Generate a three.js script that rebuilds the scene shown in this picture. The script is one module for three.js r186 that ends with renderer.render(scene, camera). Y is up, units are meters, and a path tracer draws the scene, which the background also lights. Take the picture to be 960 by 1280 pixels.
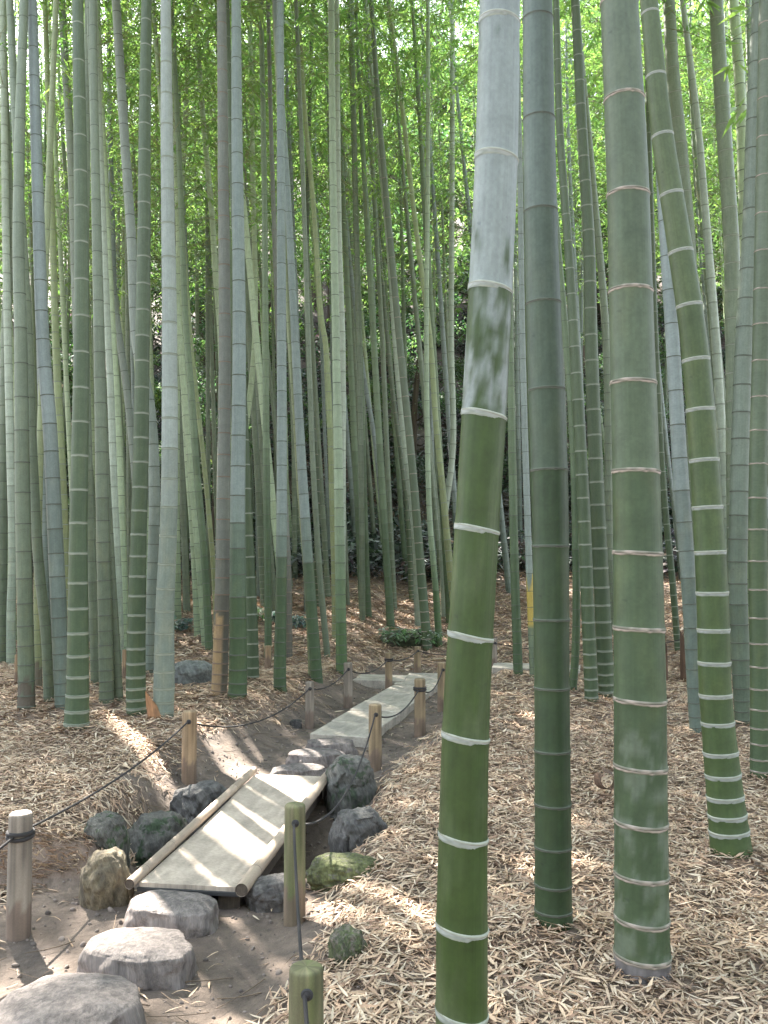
import * as THREE from 'three';
import { mergeGeometries } from 'three/addons/utils/BufferGeometryUtils.js';
import { ImprovedNoise } from 'three/addons/math/ImprovedNoise.js';

// ------------------------------------------------------------------ camera, sky, sun, exposure
const scene = new THREE.Scene();
const camera = new THREE.PerspectiveCamera(60.98, 768 / 1024, 0.05, 400);
camera.position.set(0, 1.45, 0);
camera.rotation.set(Math.atan(50 / 1087), 0, 0);

const SUN_EL = 46 * Math.PI / 180, SUN_AZ = 32 * Math.PI / 180;      // ahead, to the left
const SUN = new THREE.Vector3(-Math.sin(SUN_AZ) * Math.cos(SUN_EL), Math.sin(SUN_EL), -Math.cos(SUN_AZ) * Math.cos(SUN_EL));
const sun = new THREE.DirectionalLight(new THREE.Color(1, 0.95, 0.88), 5);
sun.position.copy(SUN).multiplyScalar(60);
sun.castShadow = true;
sun.shadow.mapSize.set(4096, 4096);
Object.assign(sun.shadow.camera, { left: -30, right: 30, top: 30, bottom: -30, near: 1, far: 140 });
scene.add(sun); scene.add(sun.target);

{ // clear, slightly hazy sky
  const w = 256, h = 128, data = new Float32Array(w * h * 4);
  const d = new THREE.Vector3();
  for (let j = 0; j < h; j++) for (let i = 0; i < w; i++) {
    const el = (j + 0.5) / h * Math.PI - Math.PI / 2, az = (i + 0.5) / w * 2 * Math.PI - Math.PI;
    d.set(Math.cos(el) * Math.cos(az), Math.sin(el), Math.cos(el) * Math.sin(az));
    const t = Math.max(0, d.y), hz = Math.pow(1 - t, 3);
    const c = Math.max(0, d.dot(SUN)), glow = 0.7 * Math.pow(c, 8) + 1.2 * Math.pow(c, 60);
    const k = (j * w + i) * 4;
    data[k] = 0.275 + 0.24 * hz + glow; data[k + 1] = 0.335 + 0.20 * hz + glow * 0.95; data[k + 2] = 0.44 + 0.13 * hz + glow * 0.85; data[k + 3] = 1;
  }
  const sky = new THREE.DataTexture(data, w, h, THREE.RGBAFormat, THREE.FloatType);
  sky.mapping = THREE.EquirectangularReflectionMapping; sky.magFilter = THREE.LinearFilter; sky.minFilter = THREE.LinearFilter; sky.needsUpdate = true;
  scene.background = sky; scene.environment = sky;
}
const renderer = new THREE.WebGLRenderer({ antialias: true });
renderer.setSize(768, 1024);
renderer.toneMapping = THREE.LinearToneMapping;
renderer.toneMappingExposure = 10.2;
renderer.shadowMap.enabled = true;

// ------------------------------------------------------------------ helpers
let seed = 7;
const rnd = () => { seed = (seed + 0x6D2B79F5) | 0; let t = Math.imul(seed ^ (seed >>> 15), 1 | seed); t = (t + Math.imul(t ^ (t >>> 7), 61 | t)) ^ t; return ((t ^ (t >>> 14)) >>> 0) / 4294967296; };
const reseed = (n) => { seed = n * 7919 + 13; };
const rr = (a, b) => a + (b - a) * rnd();
const gauss = () => (rnd() + rnd() + rnd() + rnd() - 2) * 0.87;
const perlin = new ImprovedNoise();
const fbm = (x, y, z, o = 4) => { let s = 0, a = 0.5, f = 1; for (let i = 0; i < o; i++) { s += a * perlin.noise(x * f, y * f, z * f); a *= 0.5; f *= 2.03; } return s; };
const clamp = (x, a = 0, b = 1) => Math.min(b, Math.max(a, x));
const sst = (a, b, x) => { const t = clamp((x - a) / (b - a)); return t * t * (3 - 2 * t); };
const mix = (a, b, t) => a + (b - a) * t;
const mix3 = (a, b, t) => [mix(a[0], b[0], t), mix(a[1], b[1], t), mix(a[2], b[2], t)];
const rgb = (a) => new THREE.Color().setRGB(a[0], a[1], a[2]);
const usedNames = {};
function numbered(name) { const n = usedNames[name] = (usedNames[name] ?? -1) + 1; return n ? name + '_' + String(n).padStart(3, '0') : name; }
function shade(o) { o.traverse((m) => { if (m.isMesh) { m.castShadow = true; m.receiveShadow = true; } }); }
function top(o, name, label, category, group, kind) {
  o.name = numbered(name);
  if (label) o.userData.label = label;
  if (category) o.userData.category = category;
  if (group) o.userData.group = group;
  if (kind) o.userData.kind = kind;
  scene.add(o); return o;
}
function part(name, geo, mat, parent) { const m = new THREE.Mesh(geo, mat); m.name = name; parent.add(m); return m; }
class Soup { // collects vertices and triangles
  constructor() { this.p = []; this.n = null; this.c = []; this.u = []; this.i = []; }
  get count() { return this.p.length / 3; }
  v(x, y, z, c, u = 0, w = 0) { this.p.push(x, y, z); if (c) this.c.push(c[0], c[1], c[2]); this.u.push(u, w); return this.p.length / 3 - 1; }
  t(a, b, c) { this.i.push(a, b, c); }
  build(flatNormals) {
    const g = new THREE.BufferGeometry();
    g.setAttribute('position', new THREE.Float32BufferAttribute(this.p, 3));
    g.setAttribute('uv', new THREE.Float32BufferAttribute(this.u, 2));
    if (this.c.length) g.setAttribute('color', new THREE.Float32BufferAttribute(this.c, 3));
    g.setIndex(this.i); if (!flatNormals) g.computeVertexNormals(); return g;
  }
}
function grainTexture(w, h, f, rx = 1, ry = 1) { // f(u, v) -> [r, g, b] 0..1 (sRGB-coded values)
  const data = new Uint8Array(w * h * 4);
  for (let j = 0; j < h; j++) for (let i = 0; i < w; i++) {
    const c = f(i / w, j / h), k = (j * w + i) * 4;
    data[k] = clamp(c[0]) * 255; data[k + 1] = clamp(c[1]) * 255; data[k + 2] = clamp(c[2]) * 255; data[k + 3] = 255;
  }
  const t = new THREE.DataTexture(data, w, h); t.wrapS = t.wrapT = THREE.RepeatWrapping; t.magFilter = THREE.LinearFilter; t.minFilter = THREE.LinearMipmapLinearFilter; t.generateMipmaps = true;
  t.repeat.set(rx, ry); t.needsUpdate = true; return t;
}
// noise that tiles over 0..1 in both directions
const hash = (a, b, c) => { let h = (Math.imul(a, 374761393) + Math.imul(b, 668265263) + Math.imul(c | 0, 1274126177)) | 0; h = Math.imul(h ^ (h >>> 13), 1274126177); return ((h ^ (h >>> 16)) >>> 0) / 2147483648 - 1; };
const tile = (u, v, f, g, z) => { const x = u * f, y = v * g, i = Math.floor(x), j = Math.floor(y), a = sst(0, 1, x - i), b = sst(0, 1, y - j), i1 = (i + 1) % f, j1 = (j + 1) % g; return 0.65 * mix(mix(hash(i, j, z), hash(i1, j, z), a), mix(hash(i, j1, z), hash(i1, j1, z), a), b); };

// ------------------------------------------------------------------ materials
const stalkGrain = grainTexture(256, 512, (u, v) => {
  const s = 0.92 + 0.035 * tile(u, v, 90, 5, 1) + 0.03 * tile(u, v, 40, 9, 7) + 0.05 * tile(u, v, 10, 22, 3) + 0.05 * tile(u, v, 50, 110, 4) + 0.05 * (rnd() - 0.5);
  const spot = tile(u, v, 30, 40, 9) > 0.6 ? -0.07 : 0;
  return [s + spot, s + spot, s + spot * 0.9];
}); stalkGrain.colorSpace = THREE.SRGBColorSpace;
const stalkBump = grainTexture(256, 512, (u, v) => { const s = 0.5 + 0.25 * tile(u, v, 110, 4, 2) + 0.2 * tile(u, v, 60, 30, 5); return [s, s, s]; });
const soilMap = grainTexture(512, 512, (u, v) => {
  const s = 0.83 + 0.14 * tile(u, v, 14, 14, 4) + 0.10 * tile(u, v, 50, 50, 8) + 0.16 * (rnd() - 0.5);
  return [s, s * 0.985, s * 0.97];
}); soilMap.colorSpace = THREE.SRGBColorSpace;
const soilBump = grainTexture(512, 512, (u, v) => { const s = 0.5 + 0.3 * tile(u, v, 30, 30, 2) + 0.2 * tile(u, v, 80, 80, 6) + 0.2 * (rnd() - 0.5); return [s, s, s]; });
const rockMap = grainTexture(256, 256, (u, v) => { const s = 0.82 + 0.16 * tile(u, v, 12, 12, 3) + 0.16 * tile(u, v, 40, 40, 5) + 0.2 * (rnd() - 0.5); return [s, s, s]; }); rockMap.colorSpace = THREE.SRGBColorSpace;
const rockBump = grainTexture(256, 256, (u, v) => { const s = 0.5 + 0.35 * tile(u, v, 24, 24, 3) + 0.3 * tile(u, v, 70, 70, 5) + 0.2 * (rnd() - 0.5); return [s, s, s]; });
const woodMap = grainTexture(256, 256, (u, v) => { const s = 0.82 + 0.16 * tile(u, v, 60, 2, 3) + 0.1 * tile(u, v, 25, 4, 5) + 0.12 * tile(u, v, 6, 9, 1) + 0.08 * (rnd() - 0.5); return [s, s * 0.99, s * 0.97]; }); woodMap.colorSpace = THREE.SRGBColorSpace;
const boardMap = grainTexture(512, 512, (u, v) => { const s = 0.86 + 0.10 * tile(u, v, 10, 10, 3) + 0.09 * tile(u, v, 40, 8, 5) + 0.08 * tile(u, v, 90, 90, 2) + 0.1 * (rnd() - 0.5); return [s, s * 0.99, s * 0.97]; }); boardMap.colorSpace = THREE.SRGBColorSpace;

const M = {
  stalk: new THREE.MeshPhysicalMaterial({ vertexColors: true, map: stalkGrain, bumpMap: stalkBump, bumpScale: 0.0006, roughness: 0.5, specularIntensity: 0.6 }),
  stalkDull: new THREE.MeshPhysicalMaterial({ vertexColors: true, map: stalkGrain, bumpMap: stalkBump, bumpScale: 0.0006, roughness: 0.72 }),
  ring: new THREE.MeshStandardMaterial({ vertexColors: true, roughness: 0.8 }),
  twig: new THREE.MeshStandardMaterial({ color: rgb([0.20, 0.20, 0.10]), roughness: 0.8 }),
  leaf: new THREE.MeshPhysicalMaterial({ vertexColors: true, roughness: 1, transmission: 0.58, thickness: 0, side: THREE.DoubleSide }),
  litter: new THREE.MeshStandardMaterial({ roughness: 0.85, side: THREE.DoubleSide }),
  soil: new THREE.MeshStandardMaterial({ vertexColors: true, map: soilMap, bumpMap: soilBump, bumpScale: 0.010, roughness: 0.95 }),
  rock: new THREE.MeshStandardMaterial({ vertexColors: true, map: rockMap, bumpMap: rockBump, bumpScale: 0.006, roughness: 0.9 }),
  slab: new THREE.MeshStandardMaterial({ color: rgb([0.44, 0.39, 0.325]), map: boardMap, bumpMap: rockBump, bumpScale: 0.002, roughness: 0.9 }),
  post: new THREE.MeshStandardMaterial({ vertexColors: true, map: woodMap, roughness: 0.85 }),
  cane: new THREE.MeshStandardMaterial({ vertexColors: true, map: stalkGrain, roughness: 0.6 }),
  deck: new THREE.MeshStandardMaterial({ color: rgb([0.47, 0.385, 0.305]), map: boardMap, roughness: 0.85 }),
  rubber: new THREE.MeshStandardMaterial({ color: rgb([0.03, 0.028, 0.026]), roughness: 0.8 }),
  rope: new THREE.MeshStandardMaterial({ color: rgb([0.022, 0.018, 0.016]), roughness: 0.9 }),
  timber: new THREE.MeshStandardMaterial({ color: rgb([0.10, 0.075, 0.055]), map: woodMap, roughness: 0.9 }),
  sheath: new THREE.MeshStandardMaterial({ color: rgb([0.13, 0.075, 0.045]), map: woodMap, roughness: 0.85, side: THREE.DoubleSide }),
  sheathTan: new THREE.MeshStandardMaterial({ color: rgb([0.36, 0.18, 0.08]), map: woodMap, roughness: 0.8, side: THREE.DoubleSide }),
  moss: new THREE.MeshStandardMaterial({ vertexColors: true, roughness: 1 }),
};

const CULM_TABLE = [
  {"base":[0.172,0.149,-2.0],"line":[[0.0,0.0],[0.002,0.244],[0.005,0.561],[0.015,0.919],[0.037,1.283],[0.059,1.616],[0.075,1.897],[0.092,2.239],[0.102,2.606]],"rad":[[0,0.0607],[0.244,0.0589],[0.455,0.0589],[0.65,0.0561],[0.883,0.0543],[1.1,0.0524],[1.356,0.0515],[1.616,0.0524],[1.897,0.0515],[2.22,0.0506],[2.606,0.0478]],"nodes":[0.088,0.271,0.459,0.659,0.883,1.109,1.353,1.616,1.91,2.22,2.548],"look":"young_bloom","label":"thick bright green bamboo, its upper half frosted white, leaning over the path edge","tilt":-0.17,"near":1},
  {"base":[0.577,0.152,-3.023],"line":[[0.0,0.0],[0.002,0.829],[-0.0,1.554],[-0.013,2.027],[-0.025,2.643],[-0.028,3.27]],"rad":[[0,0.0695],[0.08,0.0626],[0.829,0.0598],[1.554,0.064],[2.027,0.0612],[2.643,0.057],[3.27,0.0528]],"nodes":[0.08,0.166,0.292,0.435,0.616,0.829,1.063,1.317,1.582,1.863,2.169,2.498,2.831,3.196],"look":"dark_green","label":"dark green bamboo with thin dark rings between the frosted stalk and the thickest stalk","tilt":0,"near":1},
  {"base":[0.792,0.152,-2.728],"line":[[0.0,0.0],[0.002,0.532],[0.004,0.875],[0.001,1.529],[-0.006,1.956],[-0.014,2.512],[-0.033,3.078]],"rad":[[0,0.0853],[0.168,0.0815],[0.875,0.079],[1.529,0.0728],[1.956,0.069],[2.512,0.0652],[3.078,0.059]],"nodes":[0.065,0.173,0.306,0.464,0.634,0.838,1.059,1.293,1.549,1.829,2.123,2.434,2.747,3.07],"look":"grey_green","label":"thickest grey green bamboo with pinkish cream rings and a grey foot","tilt":-0.05,"near":1},
  {"base":[1.477,0.156,-3.738],"line":[[0.0,0.0],[-0.035,0.31],[-0.057,0.579],[-0.065,0.714],[-0.071,1.15],[-0.091,1.61],[-0.13,2.196],[-0.192,2.672],[-0.255,3.125],[-0.306,3.733]],"rad":[[0,0.086],[0.243,0.0757],[0.579,0.0671],[1.15,0.0653],[1.61,0.0619],[2.196,0.0567],[3.011,0.0481],[3.733,0.0378]],"nodes":[0.116,0.183,0.26,0.351,0.444,0.569,0.687,0.823,0.962,1.119,1.294,1.486,1.69,1.909,2.126,2.364,2.601,2.857,3.118,3.388,3.671],"look":"green_white","label":"green bamboo with crisp white rings, bowed, its foot splayed in the leaf litter","tilt":0,"near":1},
  {"base":[2.106,0.166,-4.934],"line":[[0.0,0.0],[0.01,0.52],[0.016,1.489],[0.054,2.475],[0.092,3.48],[0.127,4.504]],"rad":[[0,0.0545],[1.489,0.0499],[4.504,0.0409]],"nodes":null,"look":"grey_green","label":"grey green bamboo with faint rings beyond the bowed white ringed stalk","tilt":0,"near":0},
  {"base":[2.614,0.176,-6.365],"line":[[0.0,0.0],[-0.033,1.029],[-0.01,1.619],[0.048,2.81],[0.11,3.579],[0.15,4.393],[0.212,5.427]],"rad":[[0,0.0644],[1.619,0.0673],[3.579,0.0615],[5.427,0.0527]],"nodes":null,"look":"grey_dark","label":"dull grey green bamboo with dark rings leaning outward over the bowed stalk","tilt":0,"near":0},
  {"base":[2.176,0.174,-6.1],"line":[[0.0,0.0],[-0.017,0.33],[-0.044,1.041],[-0.088,1.793],[-0.13,2.748],[-0.174,3.583],[-0.212,4.546],[-0.242,5.256]],"rad":[[0,0.0477],[1.793,0.0533],[3.583,0.0421],[5.256,0.0337]],"nodes":null,"look":"blue_grey","label":"blue grey bamboo with dark rings and green foot close behind the bowed stalk","tilt":0,"near":0},
  {"base":[1.925,0.189,-7.566],"line":[[0.0,0.0],[-0.011,0.226],[-0.043,1.088],[-0.08,2.134],[-0.104,3.087],[-0.115,4.001],[-0.162,4.969],[-0.213,6.198]],"rad":[[0,0.0696],[2.134,0.0626],[4.001,0.0522],[6.198,0.0383]],"nodes":null,"look":"green_pale","label":"green white ringed bamboo, the thicker of the twin stalks behind the thickest stalk","tilt":0,"near":0},
  {"base":[1.732,0.186,-7.306],"line":[[0.0,0.0],[-0.01,0.264],[-0.04,1.204],[-0.071,2.107],[-0.116,3.027],[-0.162,3.91],[-0.221,4.844],[-0.245,6.031]],"rad":[[0,0.0571],[2.107,0.0504],[3.91,0.037],[6.031,0.0269]],"nodes":null,"look":"green_pale","label":"green white ringed bamboo, the thinner of the twin stalks behind the dark green stalk","tilt":0,"near":0},
  {"base":[3.773,0.214,-9.5],"line":[[0.0,0.0],[-0.036,1.752],[-0.11,3.529],[-0.2,4.975],[-0.271,6.019],[-0.419,7.435]],"rad":[[0,0.0524],[3.529,0.0481],[7.435,0.0306]],"nodes":null,"look":"pale_white","label":"slender pale bamboo with close white rings behind the bowed stalk","tilt":0,"near":0},
  {"base":[3.63,0.206,-9.0],"line":[[0.0,0.0],[0.013,2.324],[0.025,3.416],[0.02,4.503],[-0.035,5.654],[-0.094,7.116]],"rad":[[0,0.0869],[3.416,0.0828],[7.116,0.0704]],"nodes":null,"look":"grey_green_pale","label":"broad olive green bamboo with pale rings behind the outward leaning stalk","tilt":0,"near":0},
  {"base":[3.399,0.214,-9.5],"line":[[0.0,0.0],[0.001,2.024],[-0.013,4.425],[-0.099,5.737],[-0.166,6.605],[-0.198,7.435]],"rad":[[0,0.0787],[5.737,0.0787],[7.435,0.0655]],"nodes":null,"look":"grey_green_pale","label":"olive green bamboo half hidden behind the bowed stalk","tilt":0,"near":0},
  {"base":[4.181,0.249,-10],"line":[[0.0,0.0],[0.034,2.959],[0.033,5.317],[0.011,6.659],[-0.054,7.725]],"rad":[[0,0.069],[5.317,0.0644],[7.725,0.0598]],"nodes":null,"look":"pale_green","label":"pale bamboo crossing behind the outward leaning dull stalk","tilt":0,"near":0},
  {"base":[4.622,0.323,-11],"line":[[0.0,0.0],[0.086,4.091],[0.119,7.407],[0.116,8.304]],"rad":[[0,0.0455],[8.304,0.0405]],"nodes":null,"look":"grey_dark","label":"thin dark bamboo close behind the outward leaning stalk","tilt":0,"near":0},
  {"base":[3.472,0.272,-10.32],"line":[[0.0,0.0],[-0.054,0.781],[-0.142,1.862],[-0.199,3.185],[-0.241,4.935],[-0.287,7.911]],"rad":[[0,0.038],[1.862,0.038],[7.911,0.0285]],"nodes":null,"look":"green_pale","label":"thin green bamboo with white rings beside the brown split stumps","tilt":0,"near":0},
  {"base":[1.345,0.203,-8.767],"line":[[0.0,0.0],[-0.032,1.167],[-0.048,2.299],[-0.058,3.363],[-0.062,5.148],[-0.067,6.967]],"rad":[[0,0.0484],[3.363,0.0363],[6.967,0.0282]],"nodes":null,"look":"green_dull","label":"slim green bamboo standing by the end of the stone slabs","tilt":0,"near":0},
  {"base":[1.462,0.2,-8.566],"line":[[0.0,0.0],[-0.044,1.447],[-0.085,3.317],[-0.097,5.062],[-0.124,6.839]],"rad":[[0,0.0355],[3.317,0.0315],[6.839,0.0236]],"nodes":null,"look":"blue_yellow","label":"thin blue grey bamboo with a yellow streak low on its stalk","tilt":0,"near":0},
  {"base":[1.673,0.191,-7.806],"line":[[0.0,0.0],[0.04,0.474],[0.041,1.906],[0.006,2.777],[-0.136,4.733],[-0.196,6.352]],"rad":[[0,0.0359],[3.143,0.0323],[6.352,0.0251]],"nodes":null,"look":"green_dull","label":"thin plain green bamboo tucked behind the dark green stalk","tilt":0,"near":0},
  {"base":[-2.712,0.22,-6.659],"line":[[0.0,0.0],[-0.004,0.199],[-0.064,1.783],[-0.097,2.837],[-0.131,3.654],[-0.137,4.621],[-0.124,5.575]],"rad":[[0,0.0674],[0.199,0.0613],[1.783,0.0551],[3.654,0.0429],[5.575,0.0337]],"nodes":null,"look":"dull_dark","label":"dull olive bamboo with a muddy brown foot on the left litter bank","tilt":0,"near":0},
  {"base":[-2.462,0.22,-6.754],"line":[[0.0,0.0],[-0.015,0.183],[-0.066,0.97],[-0.15,2.228],[-0.212,2.859],[-0.289,4.332],[-0.351,5.636]],"rad":[[0,0.0621],[0.97,0.059],[2.859,0.0497],[5.636,0.0373]],"nodes":null,"look":"blue_grey","label":"blue grey bamboo with a sweeping curve beside the white ringed culm on the litter","tilt":0,"near":0},
  {"base":[-2.701,0.223,-7.089],"line":[[0.0,0.0],[-0.035,0.514],[-0.112,1.162],[-0.181,2.077],[-0.24,3.137],[-0.345,4.483],[-0.439,5.852]],"rad":[[0,0.0424],[2.937,0.0391],[5.852,0.0293]],"nodes":null,"look":"dull_dark","label":"slim olive bamboo curving behind the sweeping blue grey stalk","tilt":0,"near":0},
  {"base":[-2.118,0.213,-6.043],"line":[[0.0,0.0],[0.006,0.3],[-0.006,1.375],[-0.005,2.695],[-0.028,3.81],[-0.073,5.179]],"rad":[[0,0.0862],[0.3,0.0751],[1.375,0.0612],[2.695,0.0528],[3.81,0.0473],[5.179,0.0389]],"nodes":null,"look":"green_pale","label":"green bamboo with broad pale rings and thick foot, foremost on the left litter bank","tilt":0,"near":0},
  {"base":[-2.209,0.223,-6.984],"line":[[0.0,0.0],[-0.002,0.145],[-0.056,1.613],[-0.101,2.913],[-0.157,4.435],[-0.197,5.784]],"rad":[[0,0.0578],[1.613,0.0514],[4.435,0.0353],[5.784,0.0289]],"nodes":null,"look":"dull_dark","label":"dull olive green bamboo just behind the foremost white ringed stalk","tilt":0,"near":0},
  {"base":[-2.146,0.223,-7.089],"line":[[0.0,0.0],[-0.04,0.514],[-0.113,1.553],[-0.166,2.473],[-0.226,3.807],[-0.324,5.852]],"rad":[[0,0.0457],[2.473,0.0359],[5.852,0.0261]],"nodes":null,"look":"dull_dark","label":"slim olive bamboo pressed against the dull green stalk on the litter bank","tilt":0,"near":0},
  {"base":[-1.852,0.219,-6.599],"line":[[0.0,0.0],[-0.015,0.209],[-0.011,1.28],[-0.001,1.913],[0.0,2.824],[0.001,3.696],[-0.004,4.591],[-0.003,5.536]],"rad":[[0,0.0759],[0.209,0.0728],[1.28,0.0607],[2.824,0.0546],[4.591,0.0455],[5.536,0.0395]],"nodes":null,"look":"green_pale","label":"moss green bamboo with narrow pale rings next to the frosted grey stalk","tilt":0,"near":0},
  {"base":[-1.621,0.218,-6.448],"line":[[0.0,0.0],[0.003,0.233],[0.003,0.784],[0.024,1.499],[0.015,2.788],[-0.019,4.194],[-0.045,5.439]],"rad":[[0,0.0712],[0.233,0.0771],[0.784,0.0682],[1.499,0.0623],[2.788,0.0564],[4.194,0.0475],[5.439,0.0386]],"nodes":null,"look":"frosted","label":"frosted pale grey bamboo with white rings, a brown sheath at its foot","tilt":0,"near":0},
  {"base":[-2.318,0.225,-8.665],"line":[[0.0,0.0],[0.014,0.828],[0.024,1.944],[-0.042,2.749],[-0.17,3.316],[-0.241,4.421],[-0.339,5.638],[-0.43,6.879]],"rad":[[0,0.0518],[1.944,0.0558],[4.421,0.0478],[6.879,0.0438]],"nodes":null,"look":"grey_plain","label":"smooth grey bamboo arching behind the moss green stalk","tilt":0,"near":0},
  {"base":[-1.4,0.227,-7.379],"line":[[0.0,0.0],[0.013,0.08],[0.032,0.939],[0.034,1.529],[0.035,3.004],[0.009,4.507],[-0.018,6.038]],"rad":[[0,0.0679],[0.08,0.0679],[1.529,0.0577],[3.004,0.0509],[4.507,0.0475],[6.038,0.0407]],"nodes":null,"look":"brown_grey","label":"dying brownish grey bamboo with split tan foot","tilt":0,"near":0},
  {"base":[-1.22,0.224,-7.234],"line":[[0.0,0.0],[0.012,0.105],[0.001,1.525],[0.004,2.971],[-0.032,4.909],[-0.046,5.945]],"rad":[[0,0.0832],[0.105,0.0765],[1.525,0.0632],[2.971,0.0566],[4.909,0.0466],[5.945,0.0399]],"nodes":null,"look":"blue_to_green","label":"bluish bamboo with mossy green foot right beside the split tan stalk","tilt":0,"near":0},
  {"base":[-1.218,0.234,-8.185],"line":[[0.0,0.0],[-0.019,0.543],[-0.054,1.216],[-0.098,2.198],[-0.151,3.192],[-0.242,4.976],[-0.309,6.556]],"rad":[[0,0.0565],[1.216,0.0527],[3.192,0.0376],[6.556,0.0264]],"nodes":null,"look":"green_pale","label":"slim green bamboo with white rings just behind the bluish mossy footed stalk","tilt":0,"near":0},
  {"base":[-0.898,0.216,-7.695],"line":[[0.0,0.0],[-0.014,0.042],[-0.011,0.699],[-0.008,1.553],[-0.017,3.091],[-0.033,4.769],[-0.048,6.255]],"rad":[[0,0.0566],[0.699,0.0496],[3.091,0.0425],[6.255,0.0319]],"nodes":null,"look":"blue_to_green","label":"straight blue grey bamboo with dark rings and green foot near the leaning post","tilt":0,"near":0},
  {"base":[-0.635,0.188,-8.387],"line":[[0.0,0.0],[-0.097,1.185],[-0.162,2.128],[-0.23,3.286],[-0.316,4.833],[-0.392,5.92],[-0.444,6.734]],"rad":[[0,0.0579],[1.185,0.0502],[3.286,0.0386],[6.734,0.027]],"nodes":null,"look":"blue_to_green","label":"leaning blue grey bamboo with dark rings whose foot nears the rope fence","tilt":0,"near":0},
  {"base":[-0.696,0.214,-8.471],"line":[[0.0,0.0],[-0.034,0.693],[-0.132,1.938],[-0.183,2.725],[-0.225,3.28],[-0.322,5.127],[-0.411,6.763]],"rad":[[0,0.0312],[3.28,0.0273],[6.763,0.0195]],"nodes":null,"look":"yellow_green","label":"thin yellowish bamboo leaning along the blue grey stalk by the rope fence","tilt":0,"near":0},
  {"base":[-0.439,0.168,-9.068],"line":[[0.0,0.0],[-0.0,0.041],[-0.029,1.657],[-0.067,3.471],[-0.105,5.317],[-0.128,7.199]],"rad":[[0,0.0584],[1.657,0.0501],[3.471,0.0417],[7.199,0.0334]],"nodes":null,"look":"green_to_pale","label":"tall pale green bamboo beside the rope posts at the slab corner","tilt":0,"near":0},
  {"base":[-0.628,0.319,-11.249],"line":[[0.0,0.0],[-0.001,0.205],[-0.035,1.596],[-0.135,3.845],[-0.189,4.163],[-0.299,5.675],[-0.409,6.837],[-0.522,8.47]],"rad":[[0,0.0414],[1.596,0.0414],[8.47,0.0259]],"nodes":null,"look":"yellow_white","label":"thin yellow green bamboo with bright white rings behind the slab corner","tilt":0,"near":0},
  {"base":[-0.504,0.269,-10.595],"line":[[0.0,0.0],[-0.002,1.083],[-0.008,3.738],[-0.051,5.038],[-0.088,8.094]],"rad":[[0,0.039],[3.738,0.039],[8.094,0.0292]],"nodes":null,"look":"pale_white","label":"slender whitish bamboo hugging the tall pale green stalk","tilt":0,"near":0},
  {"base":[-0.646,0.233,-10.102],"line":[[0.0,0.0],[-0.086,0.829],[-0.174,2.074],[-0.215,2.994],[-0.257,4.13],[-0.321,5.857],[-0.406,7.808]],"rad":[[0,0.0372],[2.074,0.0325],[7.808,0.0232]],"nodes":null,"look":"dull_dark","label":"thin olive green bamboo with brown foot behind the rope fence","tilt":0,"near":0},
  {"base":[-1.319,0.223,-9.957],"line":[[0.0,0.0],[-0.003,0.535],[-0.031,2.071],[-0.05,3.63],[-0.081,5.658],[-0.132,7.723]],"rad":[[0,0.0412],[2.071,0.0412],[7.723,0.0275]],"nodes":null,"look":"green_dull","label":"slim green bamboo above the short tan stub in the litter","tilt":0,"near":0},
  {"base":[-1.084,0.23,-10.052],"line":[[0.0,0.0],[-0.024,1.128],[-0.105,2.427],[-0.149,3.646],[-0.237,5.838],[-0.296,7.779]],"rad":[[0,0.037],[2.073,0.0324],[7.779,0.0231]],"nodes":null,"look":"brown_grey","label":"slim brownish bamboo in the litter behind the straight blue grey stalk","tilt":0,"near":0},
  {"base":[0.564,0.2,-11.219],"line":[[0.0,0.0],[-0.1,1.147],[-0.202,2.409],[-0.356,3.958],[-0.512,5.665],[-0.638,7.114],[-0.734,8.57]],"rad":[[0,0.0619],[2.409,0.0516],[3.958,0.0464],[8.57,0.031]],"nodes":null,"look":"grey_green","label":"leaning grey green bamboo rising past the mossy mound","tilt":0,"near":0},
  {"base":[0.511,0.347,-12.974],"line":[[0.0,0.0],[-0.057,1.401],[-0.235,3.022],[-0.342,4.235],[-0.45,5.826],[-0.633,7.685],[-0.781,9.568]],"rad":[[0,0.0537],[3.022,0.0477],[9.568,0.0298]],"nodes":null,"look":"pale_white","label":"thin pale bamboo with white rings behind the mossy mound","tilt":0,"near":0},
  {"base":[0.722,0.217,-11.439],"line":[[0.0,0.0],[-0.04,0.709],[-0.121,1.706],[-0.158,3.994],[-0.132,6.323],[-0.126,8.696]],"rad":[[0,0.0474],[1.706,0.0368],[8.696,0.0263]],"nodes":null,"look":"green_to_pale","label":"thin straight pale green bamboo near the frosted stalk","tilt":0,"near":0},
  {"base":[1.053,0.307,-12.5],"line":[[0.0,0.0],[-0.101,0.857],[-0.223,2.203],[-0.301,2.992],[-0.379,4.16],[-0.609,6.062],[-0.806,7.87],[-0.982,9.299]],"rad":[[0.172,0.0575],[2.203,0.046],[9.299,0.0287]],"nodes":null,"look":"yellow_white","label":"thin pale bamboo with white rings that vanishes behind the frosted stalk","tilt":0,"near":0},
  {"base":[0.956,0.419,-13.737],"line":[[0.0,0.0],[-0.021,1.346],[0.136,2.679],[0.116,4.346],[0.139,7.143],[0.149,9.993]],"rad":[[0,0.0569],[2.195,0.0505],[9.993,0.0379]],"nodes":null,"look":"pale_white","label":"upright whitish bamboo with banded rings behind the frosted stalk","tilt":0,"near":0},
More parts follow.
